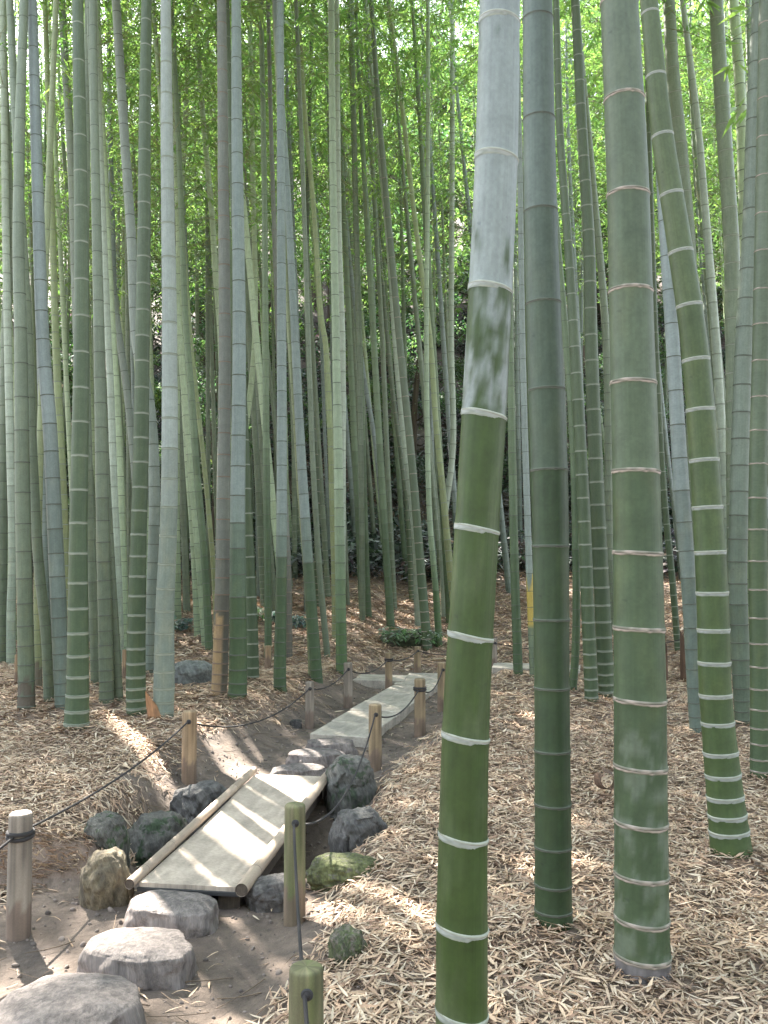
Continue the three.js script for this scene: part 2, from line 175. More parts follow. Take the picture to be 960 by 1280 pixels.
  {"base":[0.172,0.497,-14.459],"line":[[0.0,0.0],[-0.106,2.179],[-0.199,4.442],[-0.335,6.904],[-0.514,10.387]],"rad":[[0,0.0532],[2.179,0.0466],[10.387,0.0333]],"nodes":null,"look":"grey_green_pale","label":"thin grey bamboo with pale rings on the far litter slope","tilt":0,"near":0},
  {"base":[0.097,0.589,-15.161],"line":[[0.0,0.0],[-0.125,1.446],[-0.265,2.849],[-0.463,4.036],[-0.663,5.662],[-0.953,8.552],[-1.174,10.752]],"rad":[[0,0.0488],[2.146,0.0418],[10.752,0.0279]],"nodes":null,"look":"blue_grey","label":"thin blue grey bamboo leaning hard on the far litter slope","tilt":0,"near":0},
  {"base":[-0.317,0.441,-12.825],"line":[[0.0,0.0],[-0.014,1.599],[-0.039,3.3],[-0.09,5.677],[-0.169,9.376]],"rad":[[0,0.0472],[2.096,0.0413],[9.376,0.0295]],"nodes":null,"look":"dull_dark","label":"thin olive upright bamboo at the back of the litter slope","tilt":0,"near":0},
  {"base":[0.487,0.588,-15.191],"line":[[0.0,0.0],[-0.095,1.687],[-0.375,4.044],[-0.544,5.96],[-0.845,9.3],[-0.976,10.773]],"rad":[[0,0.0489],[2.15,0.0419],[10.773,0.0279]],"nodes":null,"look":"grey_green","label":"thin leaning bamboo on the far litter slope","tilt":0,"near":0},
  {"base":[-3.033,0.452,-12.839],"line":[[0.0,0.0],[-0.021,0.88],[-0.046,2.063],[-0.045,4.097],[-0.039,5.733],[0.039,7.536],[0.08,9.375]],"rad":[[0,0.0591],[4.097,0.0472],[9.375,0.0354]],"nodes":null,"look":"pale_green","label":"slender pale green bamboo beside the frosted grey stalk","tilt":0,"near":0},
  {"base":[-2.45,0.342,-11.543],"line":[[0.0,0.0],[-0.064,1.108],[-0.174,2.493],[-0.253,3.894],[-0.338,5.859],[-0.456,8.639]],"rad":[[0,0.0531],[2.086,0.0478],[8.639,0.0319]],"nodes":null,"look":"pale_green","label":"pale green bamboo behind the grey boulder, lighter of a pair","tilt":0,"near":0},
  {"base":[-2.081,0.258,-10.441],"line":[[0.0,0.0],[-0.068,1.096],[-0.163,2.058],[-0.241,3.028],[-0.328,4.006],[-0.427,5.988],[-0.548,8.004]],"rad":[[0,0.048],[2.077,0.0432],[8.004,0.0288]],"nodes":null,"look":"green_dull","label":"green bamboo behind the grey boulder, darker of a pair","tilt":0,"near":0},
  {"base":[-2.14,0.319,-11.249],"line":[[0.0,0.0],[-0.071,1.027],[-0.208,2.376],[-0.321,3.319],[-0.413,4.163],[-0.61,6.837],[-0.735,8.47]],"rad":[[0,0.0362],[2.084,0.031],[8.47,0.0259]],"nodes":null,"look":"yellow_white","label":"thin yellow bamboo with pale rings leaning behind the dying stalk","tilt":0,"near":0},
  {"base":[-2.173,0.38,-12],"line":[[0.0,0.0],[-0.041,2.066],[-0.101,3.966],[-0.189,5.041],[-0.24,5.781],[-0.365,7.043],[-0.519,8.9]],"rad":[[0,0.0497],[3.966,0.0442],[8.9,0.0331]],"nodes":null,"look":"pale_green","label":"thin pale green bamboo slanting behind the dying brownish stalk","tilt":0,"near":0},
  {"base":[-3.78,0.263,-10.5],"line":[[0.0,0.0],[-0.046,0.898],[-0.14,2.447],[-0.221,3.721],[-0.282,5.01],[-0.345,6.332],[-0.435,8.038]],"rad":[[0,0.058],[3.721,0.0435],[8.038,0.029]],"nodes":null,"look":"yellow_white","label":"thin yellowish bamboo with pale rings behind the sweeping blue grey stalk","tilt":0,"near":0},
  {"base":[-3.717,0.3,-11],"line":[[0.0,0.0],[-0.099,2.062],[-0.213,4.114],[-0.319,6.202],[-0.479,8.327]],"rad":[[0,0.0607],[4.114,0.0557],[8.327,0.0455]],"nodes":null,"look":"grey_plain","label":"smooth grey bamboo mostly hidden by the foremost white ringed stalk","tilt":0,"near":0},
  {"base":[-4.135,0.209,-9.712],"line":[[0.0,0.0],[-0.012,0.619],[-0.005,1.152],[-0.056,2.406],[-0.107,3.585],[-0.185,5.702],[-0.241,7.578]],"rad":[[0,0.0491],[2.406,0.0447],[7.578,0.0357]],"nodes":null,"look":"pale_white","label":"pale sunlit edged bamboo with white rings at the outer side of the litter bank","tilt":0,"near":0},
  {"base":[-4.285,0.214,-9.812],"line":[[0.0,0.0],[-0.023,1.146],[-0.029,1.868],[-0.024,3.881],[-0.005,4.808],[-0.107,6.686],[-0.154,7.638]],"rad":[[0,0.0632],[3.604,0.0542],[7.638,0.0406]],"nodes":null,"look":"dull_dark","label":"dark olive bamboo at the outer side of the litter bank","tilt":0,"near":0},
  {"base":[-2.845,0.201,-9.437],"line":[[0.0,0.0],[-0.018,0.644],[-0.087,1.857],[-0.148,3.084],[-0.193,3.792],[-0.29,5.583],[-0.389,7.406]],"rad":[[0,0.0434],[2.049,0.0391],[7.406,0.0304]],"nodes":null,"look":"pale_white","label":"pale blue bamboo with white rings between the two dull green stalks","tilt":0,"near":0},
  {"base":[-3.073,0.258,-10.441],"line":[[0.0,0.0],[-0.026,0.523],[-0.08,1.672],[-0.157,3.028],[-0.229,4.006],[-0.383,6.488],[-0.465,8.004]],"rad":[[0,0.0432],[2.077,0.0432],[8.004,0.0288]],"nodes":null,"look":"pale_green","label":"thin pale green bamboo near the orange tinted stake","tilt":0,"near":0},
  {"base":[-3.453,0.422,-12.5],"line":[[0.0,0.0],[-0.092,1.603],[-0.253,3.226],[-0.431,4.397],[-0.611,5.578],[-0.82,7.009],[-1.09,9.184]],"rad":[[0,0.0575],[4.045,0.0517],[9.184,0.0402]],"nodes":null,"look":"grey_plain","label":"grey bamboo slanting strongly between the litter bank stalks","tilt":0,"near":0},
  {"base":[-2.611,0.233,-7.949],"line":[[0.0,0.0],[-0.033,0.708],[-0.083,1.583],[-0.128,2.615],[-0.155,3.36],[-0.164,4.869],[-0.173,6.404]],"rad":[[0,0.0439],[1.891,0.0402],[6.404,0.0293]],"nodes":null,"look":"dull_dark","label":"dull olive ringed bamboo standing behind the foremost white ringed stalk","tilt":0,"near":0},
  {"base":[-3.016,0.229,-7.654],"line":[[0.0,0.0],[-0.018,0.591],[-0.029,1.573],[-0.019,2.567],[-0.002,4.007],[0.03,5.472],[0.046,6.215]],"rad":[[0,0.0352],[1.87,0.0317],[6.215,0.0246]],"nodes":null,"look":"yellow_green","label":"thin yellow green bamboo between the muddy footed and sweeping stalks","tilt":0,"near":0},
  {"base":[-2.022,0.466,-13],"line":[[0.0,0.0],[-0.112,2.062],[0.066,4.121],[0.023,6.768],[-0.045,9.465]],"rad":[[0,0.0478],[4.121,0.0419],[9.465,0.0359]],"nodes":null,"look":"pale_green","label":"thin pale bamboo seen between the bluish and straight stalks","tilt":0,"near":0},
  {"base":[-1.923,0.564,-14],"line":[[0.0,0.0],[-0.118,2.047],[-0.263,4.264],[-0.441,7.115],[-0.569,10.02]],"rad":[[0,0.0515],[4.264,0.0451],[10.02,0.0322]],"nodes":null,"look":"grey_green_pale","label":"thin grey bamboo with pale rings leaning between the bluish and straight stalks","tilt":0,"near":0},
  {"base":[-1.089,0.564,-14],"line":[[0.0,0.0],[0.005,2.047],[-0.159,4.264],[-0.158,7.115],[-0.09,10.02]],"rad":[[0,0.0515],[4.264,0.0386],[10.02,0.0322]],"nodes":null,"look":"grey_green","label":"thin greenish bamboo rising behind the leaning blue grey stalk","tilt":0,"near":0},
  {"base":[3.031,0.362,-11.5],"line":[[0.0,0.0],[-0.052,0.982],[-0.06,3.863],[-0.227,6.205],[-0.418,8.591]],"rad":[[0.036,0.0582],[3.863,0.0529],[8.591,0.037]],"nodes":null,"look":"dull_dark","label":"slim olive bamboo seen beside the thickest stalk","tilt":0,"near":0},
  {"base":[2.305,0.403,-12],"line":[[0.0,0.0],[0.175,2.043],[0.148,3.943],[0.058,6.387],[-0.056,8.877]],"rad":[[0,0.0552],[3.943,0.0497],[8.877,0.0331]],"nodes":null,"look":"grey_green","label":"thin grey green bamboo glimpsed beside the dark green stalk","tilt":0,"near":0}
];
const SUN_PATCHES = [[[-0.89,-4.446],[-0.871,-4.707],[-0.689,-4.525],[-0.5,-4.247],[-0.543,-3.804],[-0.653,-4.013]],[[-0.792,-5.316],[-0.666,-5.316],[-0.398,-4.872],[-0.423,-4.663],[-0.573,-4.936]],[[-1.008,-3.624],[-0.968,-3.823],[-0.831,-3.624],[-0.767,-3.54],[-0.723,-3.311],[-0.901,-3.362]],[[-1.937,-6.448],[-1.732,-6.56],[-1.085,-5.084],[-1.257,-5.001]],[[-1.226,-6.184],[-1.08,-6.184],[-0.817,-5.353],[-0.901,-5.279]],[[-0.999,-6.036],[-0.904,-6.134],[-0.676,-5.509],[-0.759,-5.392]],[[-0.637,-5.653],[-0.523,-5.988],[-0.289,-5.895],[-0.307,-5.632],[-0.511,-5.353]],[[-0.995,-3.228],[-0.929,-3.242],[-0.786,-2.99],[-0.845,-2.99]],[[-1.096,-3.136],[-1.054,-3.215],[-0.987,-3.014],[-1.036,-2.967]],[[-1.356,-3.014],[-1.263,-3.037],[-1.119,-2.781],[-1.136,-2.727]],[[-1.235,-3.201],[-1.082,-3.098],[-1.015,-2.879],[-1.101,-2.901]],[[-0.592,-2.939],[-0.555,-2.967],[-0.447,-2.653],[-0.485,-2.626]],[[-0.44,-3.175],[-0.414,-3.188],[-0.254,-2.945],[-0.279,-2.922]],[[-1.025,-4.045],[-1.014,-4.088],[-0.767,-3.694],[-0.79,-3.676]],[[-0.861,-4.066],[-0.833,-4.11],[-0.604,-3.711],[-0.626,-3.685]],[[0.0,-3.363],[0.076,-3.358],[0.178,-3.033],[0.094,-2.993]],[[0.419,-3.563],[0.939,-3.583],[0.92,-3.513],[0.41,-3.488]],[[1.066,-6.505],[1.333,-6.65],[1.275,-6.31],[1.019,-6.15]],[[-0.332,-3.679],[-0.162,-3.587],[-0.119,-3.3],[-0.258,-3.368]]];  // ground patches meant to be sunlit; crowns are cut open along the sun line
const POST_TABLE = [[-0.188,0.112,-2.15,0.338,0.042],[-0.345,0.028,-3.419,0.447,0.041],[-0.057,0.037,-5.661,0.433,0.042],[0.274,0.05,-6.696,0.435,0.043],[0.508,0.059,-7.642,0.429,0.042],[-1.368,0.014,-3.324,0.457,0.043],[-1.186,0.051,-5.355,0.433,0.044],[-0.595,0.044,-7.027,0.368,0.036],[-0.323,0.051,-7.878,0.406,0.04],[0.048,0.062,-8.753,0.381,0.036],[0.37,0.085,-9.658,0.324,0.04],[1.195,0.17,-9.479,0.344,0.031],[-3.375,0.233,-8.039,0.277,0.015],[-2.476,0.233,-8.345,0.288,0.019],[-1.239,0.204,-9.357,0.246,0.034]];

// ------------------------------------------------------------------ the ground
const PATH = [[-1.5, -1.02], [2.6, -0.95], [3.7, -0.83], [5.5, -0.60], [6.3, -0.33], [9.3, 0.42], [11, 0.6], [60, 0.6]];
function pathX(d) {
  if (d <= PATH[0][0]) return PATH[0][1];
  for (let i = 1; i < PATH.length; i++) if (d <= PATH[i][0]) return mix(PATH[i - 1][1], PATH[i][1], (d - PATH[i - 1][0]) / (PATH[i][0] - PATH[i - 1][0]));
  return PATH[PATH.length - 1][1];
}
function groundSmooth(x, z) {
  const d = -z, lat = x - pathX(d), k = sst(4.4, 5.4, d);
  const left = 0.18 * sst(0.36 + 0.06 * k, 0.52 + 0.5 * k, -lat) * sst(3.72, 3.98, d) * (1 - 0.35 * sst(8, 10, d));
  const right = 0.14 * sst(0.42, 0.95, lat);
  const ditch = -0.30 * Math.exp(-Math.pow((d - 4.55) / 0.40, 2)) * (1 - sst(0.45, 0.72, Math.abs(lat + 0.02)));
  const rise = 0.055 * Math.max(0, d - 9.5);
  const hill = 0.60 * (Math.sqrt((d - 18.5) ** 2 + 9) + (d - 18.5)) / 2;
  return left + right + ditch + rise + hill - 0.60 * (Math.sqrt(18.5 ** 2 + 9) - 18.5) / 2;
}
const feet = CULM_TABLE.map((o) => [o.base[0], o.base[2]]).filter(([, z]) => z > -9.5);
function heaped(x, z) { let s = 0; for (const [a, b] of feet) { const q = (x - a) ** 2 + (z - b) ** 2; if (q < 0.16) s = Math.max(s, Math.exp(-q / 0.022)); } return 0.032 * s; } // litter gathered against the stalks
const ground = (x, z) => groundSmooth(x, z) + heaped(x, z) + 0.016 * perlin.noise(x * 2.3, 0.5, z * 2.3) + 0.007 * perlin.noise(x * 9, 3.5, z * 9) + (z < -17 ? sst(17, 22, -z) * 0.5 * fbm(x * 0.3, 7, z * 0.3) : 0);
// how thickly the dry leaves lie, 0 on the trodden path to 1
function litterCover(x, z) {
  const d = -z, lat = x - pathX(d), n = 0.22 * perlin.noise(x * 2.1, 9, z * 2.1) + 0.10 * perlin.noise(x * 6, 2, z * 6);
  let right = sst(0.50, 0.78, lat + n - 0.12 * sst(5.2, 6, d));
  let left = d < 3.8 ? sst(0.5, 0.85, -lat + n * 0.6) * sst(3.35, 3.75, d + n) : sst(mix(0.34, 0.62, sst(4.3, 5, d)), mix(0.5, 0.9, sst(4.3, 5, d)), -lat + n);
  const c = Math.max(right, left, sst(9.6, 10.4, d + n));
  return c * (1 - 0.75 * sst(19, 24, d));
}
{
  const axis = (lo, hi, n, fine) => { // spacing grows away from the middle
    const a = []; const s = (t) => Math.sinh(t * 4.2) / Math.sinh(4.2);
    for (let i = 0; i <= n; i++) { const t = i / n * 2 - 1; a.push(t < 0 ? fine + s(-t) * (lo - fine) : fine + s(t) * (hi - fine)); } return a;
  };
  const xs = axis(-70, 70, 420, -0.3), zs = axis(-75, 30, 520, -4.2), s = new Soup();
  for (const z of zs) for (const x of xs) {
    const c = litterCover(x, z), far = sst(-0.1, 0.1, (-z - 18) * 0.12 + fbm(x * 0.5, 6, z * 0.5)), n = fbm(x * 1.3, 4, z * 1.3), m = fbm(x * 5, 8, z * 5, 3);
    let soil = mix3([0.19, 0.143, 0.108], [0.125, 0.093, 0.071], clamp(0.5 + n * 1.1 + m * 0.6));
    const duff = mix3([0.28, 0.205, 0.15], [0.19, 0.135, 0.10], clamp(0.5 + m * 1.4));
    soil = mix3(soil, duff, c);
    const hillC = mix3([0.11, 0.085, 0.072], [0.19, 0.145, 0.12], clamp(0.45 + fbm(x * 0.8, 3, z * 0.8) * 1.8));
    s.v(x, ground(x, z), z, mix3(soil, hillC, far), x / 1.1, z / 1.1);
  }
  const W = xs.length;
  for (let j = 0; j < zs.length - 1; j++) for (let i = 0; i < W - 1; i++) { const a = j * W + i; s.t(a, a + 1, a + W); s.t(a + 1, a + W + 1, a + W); }
  // zs runs from far to near
  const g = new THREE.Mesh(s.build(), M.soil); top(g, 'ground', 'bare trodden earth path, leaf strewn banks and the slope behind', 'ground', null, 'structure');
}

// ------------------------------------------------------------------ bamboo
const LOOKS = { // low colour, high colour, height where the waxy bloom starts, its span, ring kind, dull
  young_bloom: { lo: [0.039, 0.065, 0.013], hi: [0.225, 0.253, 0.230], at: 1.58, span: 0.62, ring: 'white' },
  dark_green: { lo: [0.035, 0.059, 0.024], hi: [0.107, 0.132, 0.105], at: 1.3, span: 1.6, ring: 'dark' },
  grey_green: { lo: [0.060, 0.089, 0.041], hi: [0.120, 0.143, 0.093], at: 1.2, span: 2, ring: 'cream' },
  green_pale: { lo: [0.054, 0.081, 0.037], hi: [0.090, 0.116, 0.064], at: 1.2, span: 2, ring: 'pale' },
  green_white: { lo: [0.058, 0.089, 0.030], hi: [0.095, 0.121, 0.055], at: 1.2, span: 2, ring: 'white' },
  grey_dark: { lo: [0.090, 0.119, 0.078], hi: [0.171, 0.202, 0.153], at: 0.6, span: 2, ring: 'dark' },
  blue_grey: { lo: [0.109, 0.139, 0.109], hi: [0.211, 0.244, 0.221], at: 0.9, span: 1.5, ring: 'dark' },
  blue_to_green: { lo: [0.051, 0.083, 0.034], hi: [0.194, 0.231, 0.202], at: 0.9, span: 0.9, ring: 'dark' },
  blue_yellow: { lo: [0.13, 0.165, 0.10], hi: [0.225, 0.26, 0.225], at: 0.5, span: 0.9, ring: 'dark' },
  pale_white: { lo: [0.20, 0.24, 0.17], hi: [0.33, 0.37, 0.285], at: 0.5, span: 2, ring: 'pale' },
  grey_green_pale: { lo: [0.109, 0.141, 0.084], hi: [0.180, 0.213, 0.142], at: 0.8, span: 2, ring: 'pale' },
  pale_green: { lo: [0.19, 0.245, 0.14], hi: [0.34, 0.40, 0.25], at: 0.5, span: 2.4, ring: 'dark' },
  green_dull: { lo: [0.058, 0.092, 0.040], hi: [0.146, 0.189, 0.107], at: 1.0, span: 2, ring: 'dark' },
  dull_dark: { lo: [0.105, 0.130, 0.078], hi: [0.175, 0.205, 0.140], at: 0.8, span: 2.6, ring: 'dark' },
  frosted: { lo: [0.156, 0.184, 0.140], hi: [0.261, 0.290, 0.248], at: 1.4, span: 0.8, ring: 'pale', dull: 1 },
  grey_plain: { lo: [0.140, 0.168, 0.129], hi: [0.225, 0.253, 0.211], at: 1, span: 2, ring: 'dark', dull: 1 },
  brown_grey: { lo: [0.101, 0.094, 0.066], hi: [0.167, 0.175, 0.140], at: 0.7, span: 0.7, ring: 'brown', dull: 1 },
  yellow_green: { lo: [0.17, 0.19, 0.09], hi: [0.25, 0.285, 0.155], at: 1, span: 2, ring: 'dark' },
  yellow_white: { lo: [0.18, 0.20, 0.09], hi: [0.26, 0.30, 0.15], at: 1, span: 2, ring: 'pale' },
  green_to_pale: { lo: [0.065, 0.111, 0.040], hi: [0.284, 0.343, 0.224], at: 0.6, span: 1.6, ring: 'dark' },
};
const RINGS = { // colours at: below, wax band, scar line, lip above
  white: [[0.18, 0.20, 0.165], [0.285, 0.30, 0.27], [0.20, 0.18, 0.14], [0.26, 0.27, 0.21]],
  pale: [[0.155, 0.175, 0.125], [0.215, 0.235, 0.18], [0.11, 0.105, 0.075], [0.13, 0.145, 0.10]],
  cream: [[0.24, 0.205, 0.16], [0.36, 0.295, 0.24], [0.05, 0.036, 0.028], [0.14, 0.135, 0.095]],
  dark: [[0.085, 0.10, 0.07], [0.105, 0.105, 0.08], [0.024, 0.02, 0.016], [0.065, 0.075, 0.05]],
  brown: [[0.22, 0.16, 0.11], [0.27, 0.20, 0.14], [0.07, 0.045, 0.03], [0.14, 0.10, 0.07]],
};
function ringRows(kind, add, radial, at0) { // profile in units of the stalk's radius
  const wide = kind === 'white' || kind === 'pale', low = wide ? [[-0.20, 0.996, 0], [-0.16, 1.010, 0], [-0.11, 1.020, 1], [-0.04, 1.034, 1]] : kind === 'cream' ? [[-0.10, 0.996, 0], [-0.08, 1.026, 0], [-0.05, 1.032, 1], [-0.03, 1.036, 1]] : [[-0.055, 0.996, 0], [-0.045, 1.031, 0], [-0.03, 1.035, 1], [-0.02, 1.037, 1]];
  const rows = [...low, [-0.008, 1.040, 1], [0.0, 1.041, 2], [0.018, 1.043, 2], [0.028, 1.046, 3], [0.07, 1.047, 3], [0.095, 1.036, 3], [0.13, 0.99, 3]];
  rows.forEach(([y, r, ci], k) => {
    for (let i = 0; i <= radial; i++) {
      const a = i / radial * Math.PI * 2, n = perlin.noise(Math.cos(a) * 2.2 + at0, Math.sin(a) * 2.2, at0 * 1.7), n2 = perlin.noise(Math.cos(a) * 8 + at0, Math.sin(a) * 8, at0 + k * 0.4);
      const R = RINGS[kind]; let c = R[ci];
      if (ci === 0) c = mix3(R[0], R[3], clamp(0.35 + n * 1.4 + n2));
      if (ci === 1) c = mix3(R[1], R[kind === 'cream' ? 3 : 0], clamp(0.3 + n2 * 1.2 + n * 1.1));
      if (ci === 2) c = mix3(R[2], R[1], clamp((kind === 'cream' ? 0.1 : 0.15) + n * 1.6 + n2 * 0.8));
      if (ci === 3 && kind === 'cream') c = mix3(R[3], R[1], clamp(0.1 + n * 1.6));
      const s = 1 + n2 * 0.18;
      add(Math.cos(a) * r, y + (k < 3 ? n * 0.035 + n2 * 0.02 : n * 0.008), Math.sin(a) * r, [c[0] * s, c[1] * s, c[2] * s]);
    }
  });
  return rows.length;
}
const ringGeo = {};
for (const kind of Object.keys(RINGS)) ringGeo[kind] = [[44, 1], [44, 4], [18, 2], [18, 7], [9, 3], [9, 6]].map(([radial, at0]) => {
  const s = new Soup(), n = ringRows(kind, (x, y, z, c) => s.v(x, y, z, c), radial, at0 + 0.37);
  for (let j = 0; j < n - 1; j++) for (let i = 0; i < radial; i++) { const a = j * (radial + 1) + i, b = a + radial + 1; s.t(a, b, a + 1); s.t(a + 1, b, b + 1); }
  return s.build();
});
// leaves of a spray: slim folded blades hanging from a point
function addLeaf(s, x, y, z, dx, dy, dz, len, wid, roll, c) {
  // dx, dy, dz: unit direction
  let sx = dz, sy = 0, sz = -dx; const q = Math.hypot(sx, sz) || 1; sx /= q; sz /= q;
  const ux = dy * sz - dz * sy, uy = dz * sx - dx * sz, uz = dx * sy - dy * sx, cr = Math.cos(roll), sr = Math.sin(roll);
  const wx = (sx * cr + ux * sr) * wid, wy = (sy * cr + uy * sr) * wid, wz = (sz * cr + uz * sr) * wid;
  const m = 0.38 * len;
  const a = s.v(x, y, z, c), b = s.v(x + dx * m + wx, y + dy * m + wy, z + dz * m + wz, c), e = s.v(x + dx * m - wx, y + dy * m - wy, z + dz * m - wz, c), t = s.v(x + dx * len, y + dy * len - len * 0.12, z + dz * len, c);
  s.t(a, b, e); s.t(b, t, e);
}
const sunPatchBoxes = SUN_PATCHES.map((p) => { const cx = p.reduce((s, q) => s + q[0], 0) / p.length, cz = p.reduce((s, q) => s + q[1], 0) / p.length; return p.map(([x, z]) => { const k = 1.1 + 0.09 / Math.hypot(x - cx, z - cz); return [cx + (x - cx) * k, cz + (z - cz) * k]; }); }).map((p) => ({ p, x0: Math.min(...p.map((q) => q[0])), x1: Math.max(...p.map((q) => q[0])), z0: Math.min(...p.map((q) => q[1])), z1: Math.max(...p.map((q) => q[1])) }));
function overSunPatch(x, y, z) { // on the sun line to a chosen sunlit patch, where leaves are cut
  const t = (y - 0.09) / SUN.y, gx = x - SUN.x * t, gz = z - SUN.z * t;
  for (const b of sunPatchBoxes) {
    if (gx < b.x0 || gx > b.x1 || gz < b.z0 || gz > b.z1) continue;
    let inside = false;
    for (let i = 0, j = b.p.length - 1; i < b.p.length; j = i++) { const [xi, zi] = b.p[i], [xj, zj] = b.p[j]; if ((zi > gz) !== (zj > gz) && gx < (xj - xi) * (gz - zi) / (zj - zi) + xi) inside = !inside; }
    if (inside) return true;
  }
  return false;
}
function makeCulm(o) {
  const look = LOOKS[o.look], b = o.base, G = new THREE.Group(); G.position.set(b[0], b[1], b[2]);
  // the axis: points of the lower stalk, then on up to the tip with a gentle nod
  const pts = [new THREE.Vector3(0, -0.06, 0)];
  const depthLean = o.depthLean ?? 0;
  o.line.forEach(([x, y], k) => { if (k) pts.push(new THREE.Vector3(x, y, depthLean * y)); });
  const last = pts[pts.length - 1], prev = pts[pts.length - 2], total = o.height;
  let sx = (last.x - prev.x) / Math.max(0.3, last.y - prev.y), px = last.x, py = last.y;
  sx = clamp(sx, -0.14, 0.14);
  while (py < total - 0.1) { const st = Math.min(1.6, total - py); py += st; px += sx * st; sx += (o.nod ?? 0) * st * (py / total) ** 2; pts.push(new THREE.Vector3(px, py, depthLean * py + (o.nodZ ?? 0) * Math.max(0, py / total - 0.5) ** 2 * 4)); }
  const curve = new THREE.CatmullRomCurve3(pts, false, 'centripetal'), L = curve.getLength();
  const divs = 160; curve.arcLengthDivisions = divs; curve.updateArcLengths();
  const radiusAt = (h) => {
    const R = o.rad; let r = R[R.length - 1][1];
    if (h <= R[0][0]) r = R[0][1]; else for (let i = 1; i < R.length; i++) if (h <= R[i][0]) { r = mix(R[i - 1][1], R[i][1], (h - R[i - 1][0]) / Math.max(1e-4, R[i][0] - R[i - 1][0])); break; }
    const hl = Math.max(R[R.length - 1][0], total * 0.35);
    return h > hl ? r * mix(1, 0.16, Math.pow((h - hl) / (total - hl), 0.9)) : r;
  };
  // heights of the nodes
  let nodes = o.nodes ? o.nodes.slice() : [];
  const f = o.step ?? rr(0.85, 1.15), stepAt = (h) => (o.nodes ? 1 : f) * (0.085 + 0.225 * (1 - Math.exp(-h / 1.25))) * (0.68 + radiusAt(h) * 3.0);
  let h = nodes.length ? nodes[nodes.length - 1] : 0.05; if (!nodes.length) nodes.push(0.06);
  while (true) { h += stepAt(h) * rr(0.95, 1.05); if (h > total - 0.4) break; nodes.push(h); }
  // rows along the stalk
  const near = o.near, radial = near ? 44 : o.far ? 9 : 18, rows = [[-0.06, 1.06, 0]];
  const prof = near ? [[-0.9, 1], [-0.45, 1], [-0.16, 1.004], [-0.03, 1.03], [0.06, 1.04], [0.13, 1.012], [0.4, 1], [0.8, 0.998]] : o.far ? [[-0.25, 1], [0.05, 1.03], [0.25, 1]] : [[-0.5, 1], [-0.17, 1.0], [-0.03, 1.02], [0.06, 1.035], [0.14, 1.0]];
  nodes.forEach((n, k) => {
    const r = radiusAt(n), nx = nodes[k + 1] ?? total, pv = nodes[k - 1] ?? 0;
    for (const [dy, m] of prof) { const y = n + dy * r; if (y > pv + r * 0.3 && y < nx - r * 0.3 || Math.abs(dy) < 0.2) rows.push([y, m, dy > 0.03 ? k + 1 : k]); }
    if (near && n < 5) { const a = n + 0.85 * r, e = nx - 0.95 * radiusAt(nx), m = Math.floor((e - a) / 0.02); for (let i = 1; i < m; i++) rows.push([mix(a, e, i / m), 1, k + 1]); }
    else if (!o.far && n < 8) rows.push([mix(n, nx, 0.5), 1, k + 1]);
  });
  rows.push([total, 1, nodes.length]);
  rows.sort((p, q) => p[0] - q[0]);
  const s = new Soup(), T = new THREE.Vector3(), P = new THREE.Vector3(), X = new THREE.Vector3(), Z = new THREE.Vector3(), UPV = new THREE.Vector3(0, 1, 0);
  // parameter for a height: the stalk is nearly upright, so search along the curve
  const N = 400, hs = []; for (let i = 0; i <= N; i++) hs.push(curve.getPointAt(i / N).y);
  const uAt = (y) => { let lo = 0, hi = N; while (hi - lo > 1) { const m = (lo + hi) >> 1; if (hs[m] < y) lo = m; else hi = m; } return clamp((lo + clamp((y - hs[lo]) / Math.max(1e-5, hs[hi] - hs[lo]))) / N); };
  const frame = (y) => { const u = uAt(y); curve.getPointAt(u, P); curve.getTangentAt(Math.min(0.9999, u), T); if (o.tilt) { const k = o.tilt * (y < 2 ? 1 : Math.max(0, 1 - (y - 2) / 1.5)); T.applyAxisAngle(new THREE.Vector3(0, 0, 1), k); } X.crossVectors(T, new THREE.Vector3(0, 0, 1)).normalize(); Z.crossVectors(X, T).normalize(); };
  const phase = rr(0, 50), tones = nodes.map(() => rr(-1, 1)).concat([0, 0]), uScale = Math.max(1, Math.round(2 * Math.PI * radiusAt(1) / 0.22));
  for (const [y, m, k] of rows) {
    frame(y); const r = radiusAt(y) * m;
    const mid = ((nodes[k - 1] ?? 0) + (nodes[k] ?? total)) / 2;
    for (let i = 0; i <= radial; i++) {
      const a = i / radial * Math.PI * 2, ca = Math.cos(a), sa = Math.sin(a);
      const n1 = fbm(ca * 0.9 + phase, y * 5, sa * 0.9, near ? 4 : 3), n2 = near ? fbm(ca * 2.2 + phase, y * 22, sa * 2.2, 3) : 0;
      let w = clamp((mid - look.at) / look.span + tones[k] * 0.14);                 // one step of bloom per internode
      if (o.look === 'young_bloom') w = w <= 0 ? clamp(n1 * 0.3) : clamp(sst(-0.16, 0.22, n1 * 1.15 + n2 * 0.35 + (w - 0.24) * 0.7));   // wax rubbed off in patches
      let c = mix3(look.lo, look.hi, w);
      const tone = 1 + tones[k] * 0.055 + (n1 * 0.26 + n2 * 0.34) * (1 - 0.55 * w);
      const yel = clamp(n1 * 1.2) * 0.25;
      c = [c[0] * (tone + yel * (1 - w)), c[1] * tone, c[2] * (tone - yel * (1 - w))];
      if (o.split && sa * 0.7 - ca > 0.2 && y < 0.62 + 0.3 * n1) c = [0.30 + n1 * 0.1, 0.20 + n1 * 0.07, 0.10];
      if (o.lichen && y < o.lichen) { const al = sst(0.02, 0.25, n2 * 1.4 + n1 * 0.7 + 0.05); c = mix3(c, [0.20, 0.215, 0.18], al * 0.34); }   // grey lichen blotches
      if (o.look === 'blue_yellow' && y > 0.55 && y < 0.98 + 0.3 * n1) c = [0.42, 0.31, 0.07];
      if (o.muddy && y < 0.24 + n1 * 0.3) c = mix3(c, [0.085, 0.06, 0.045], 0.8);
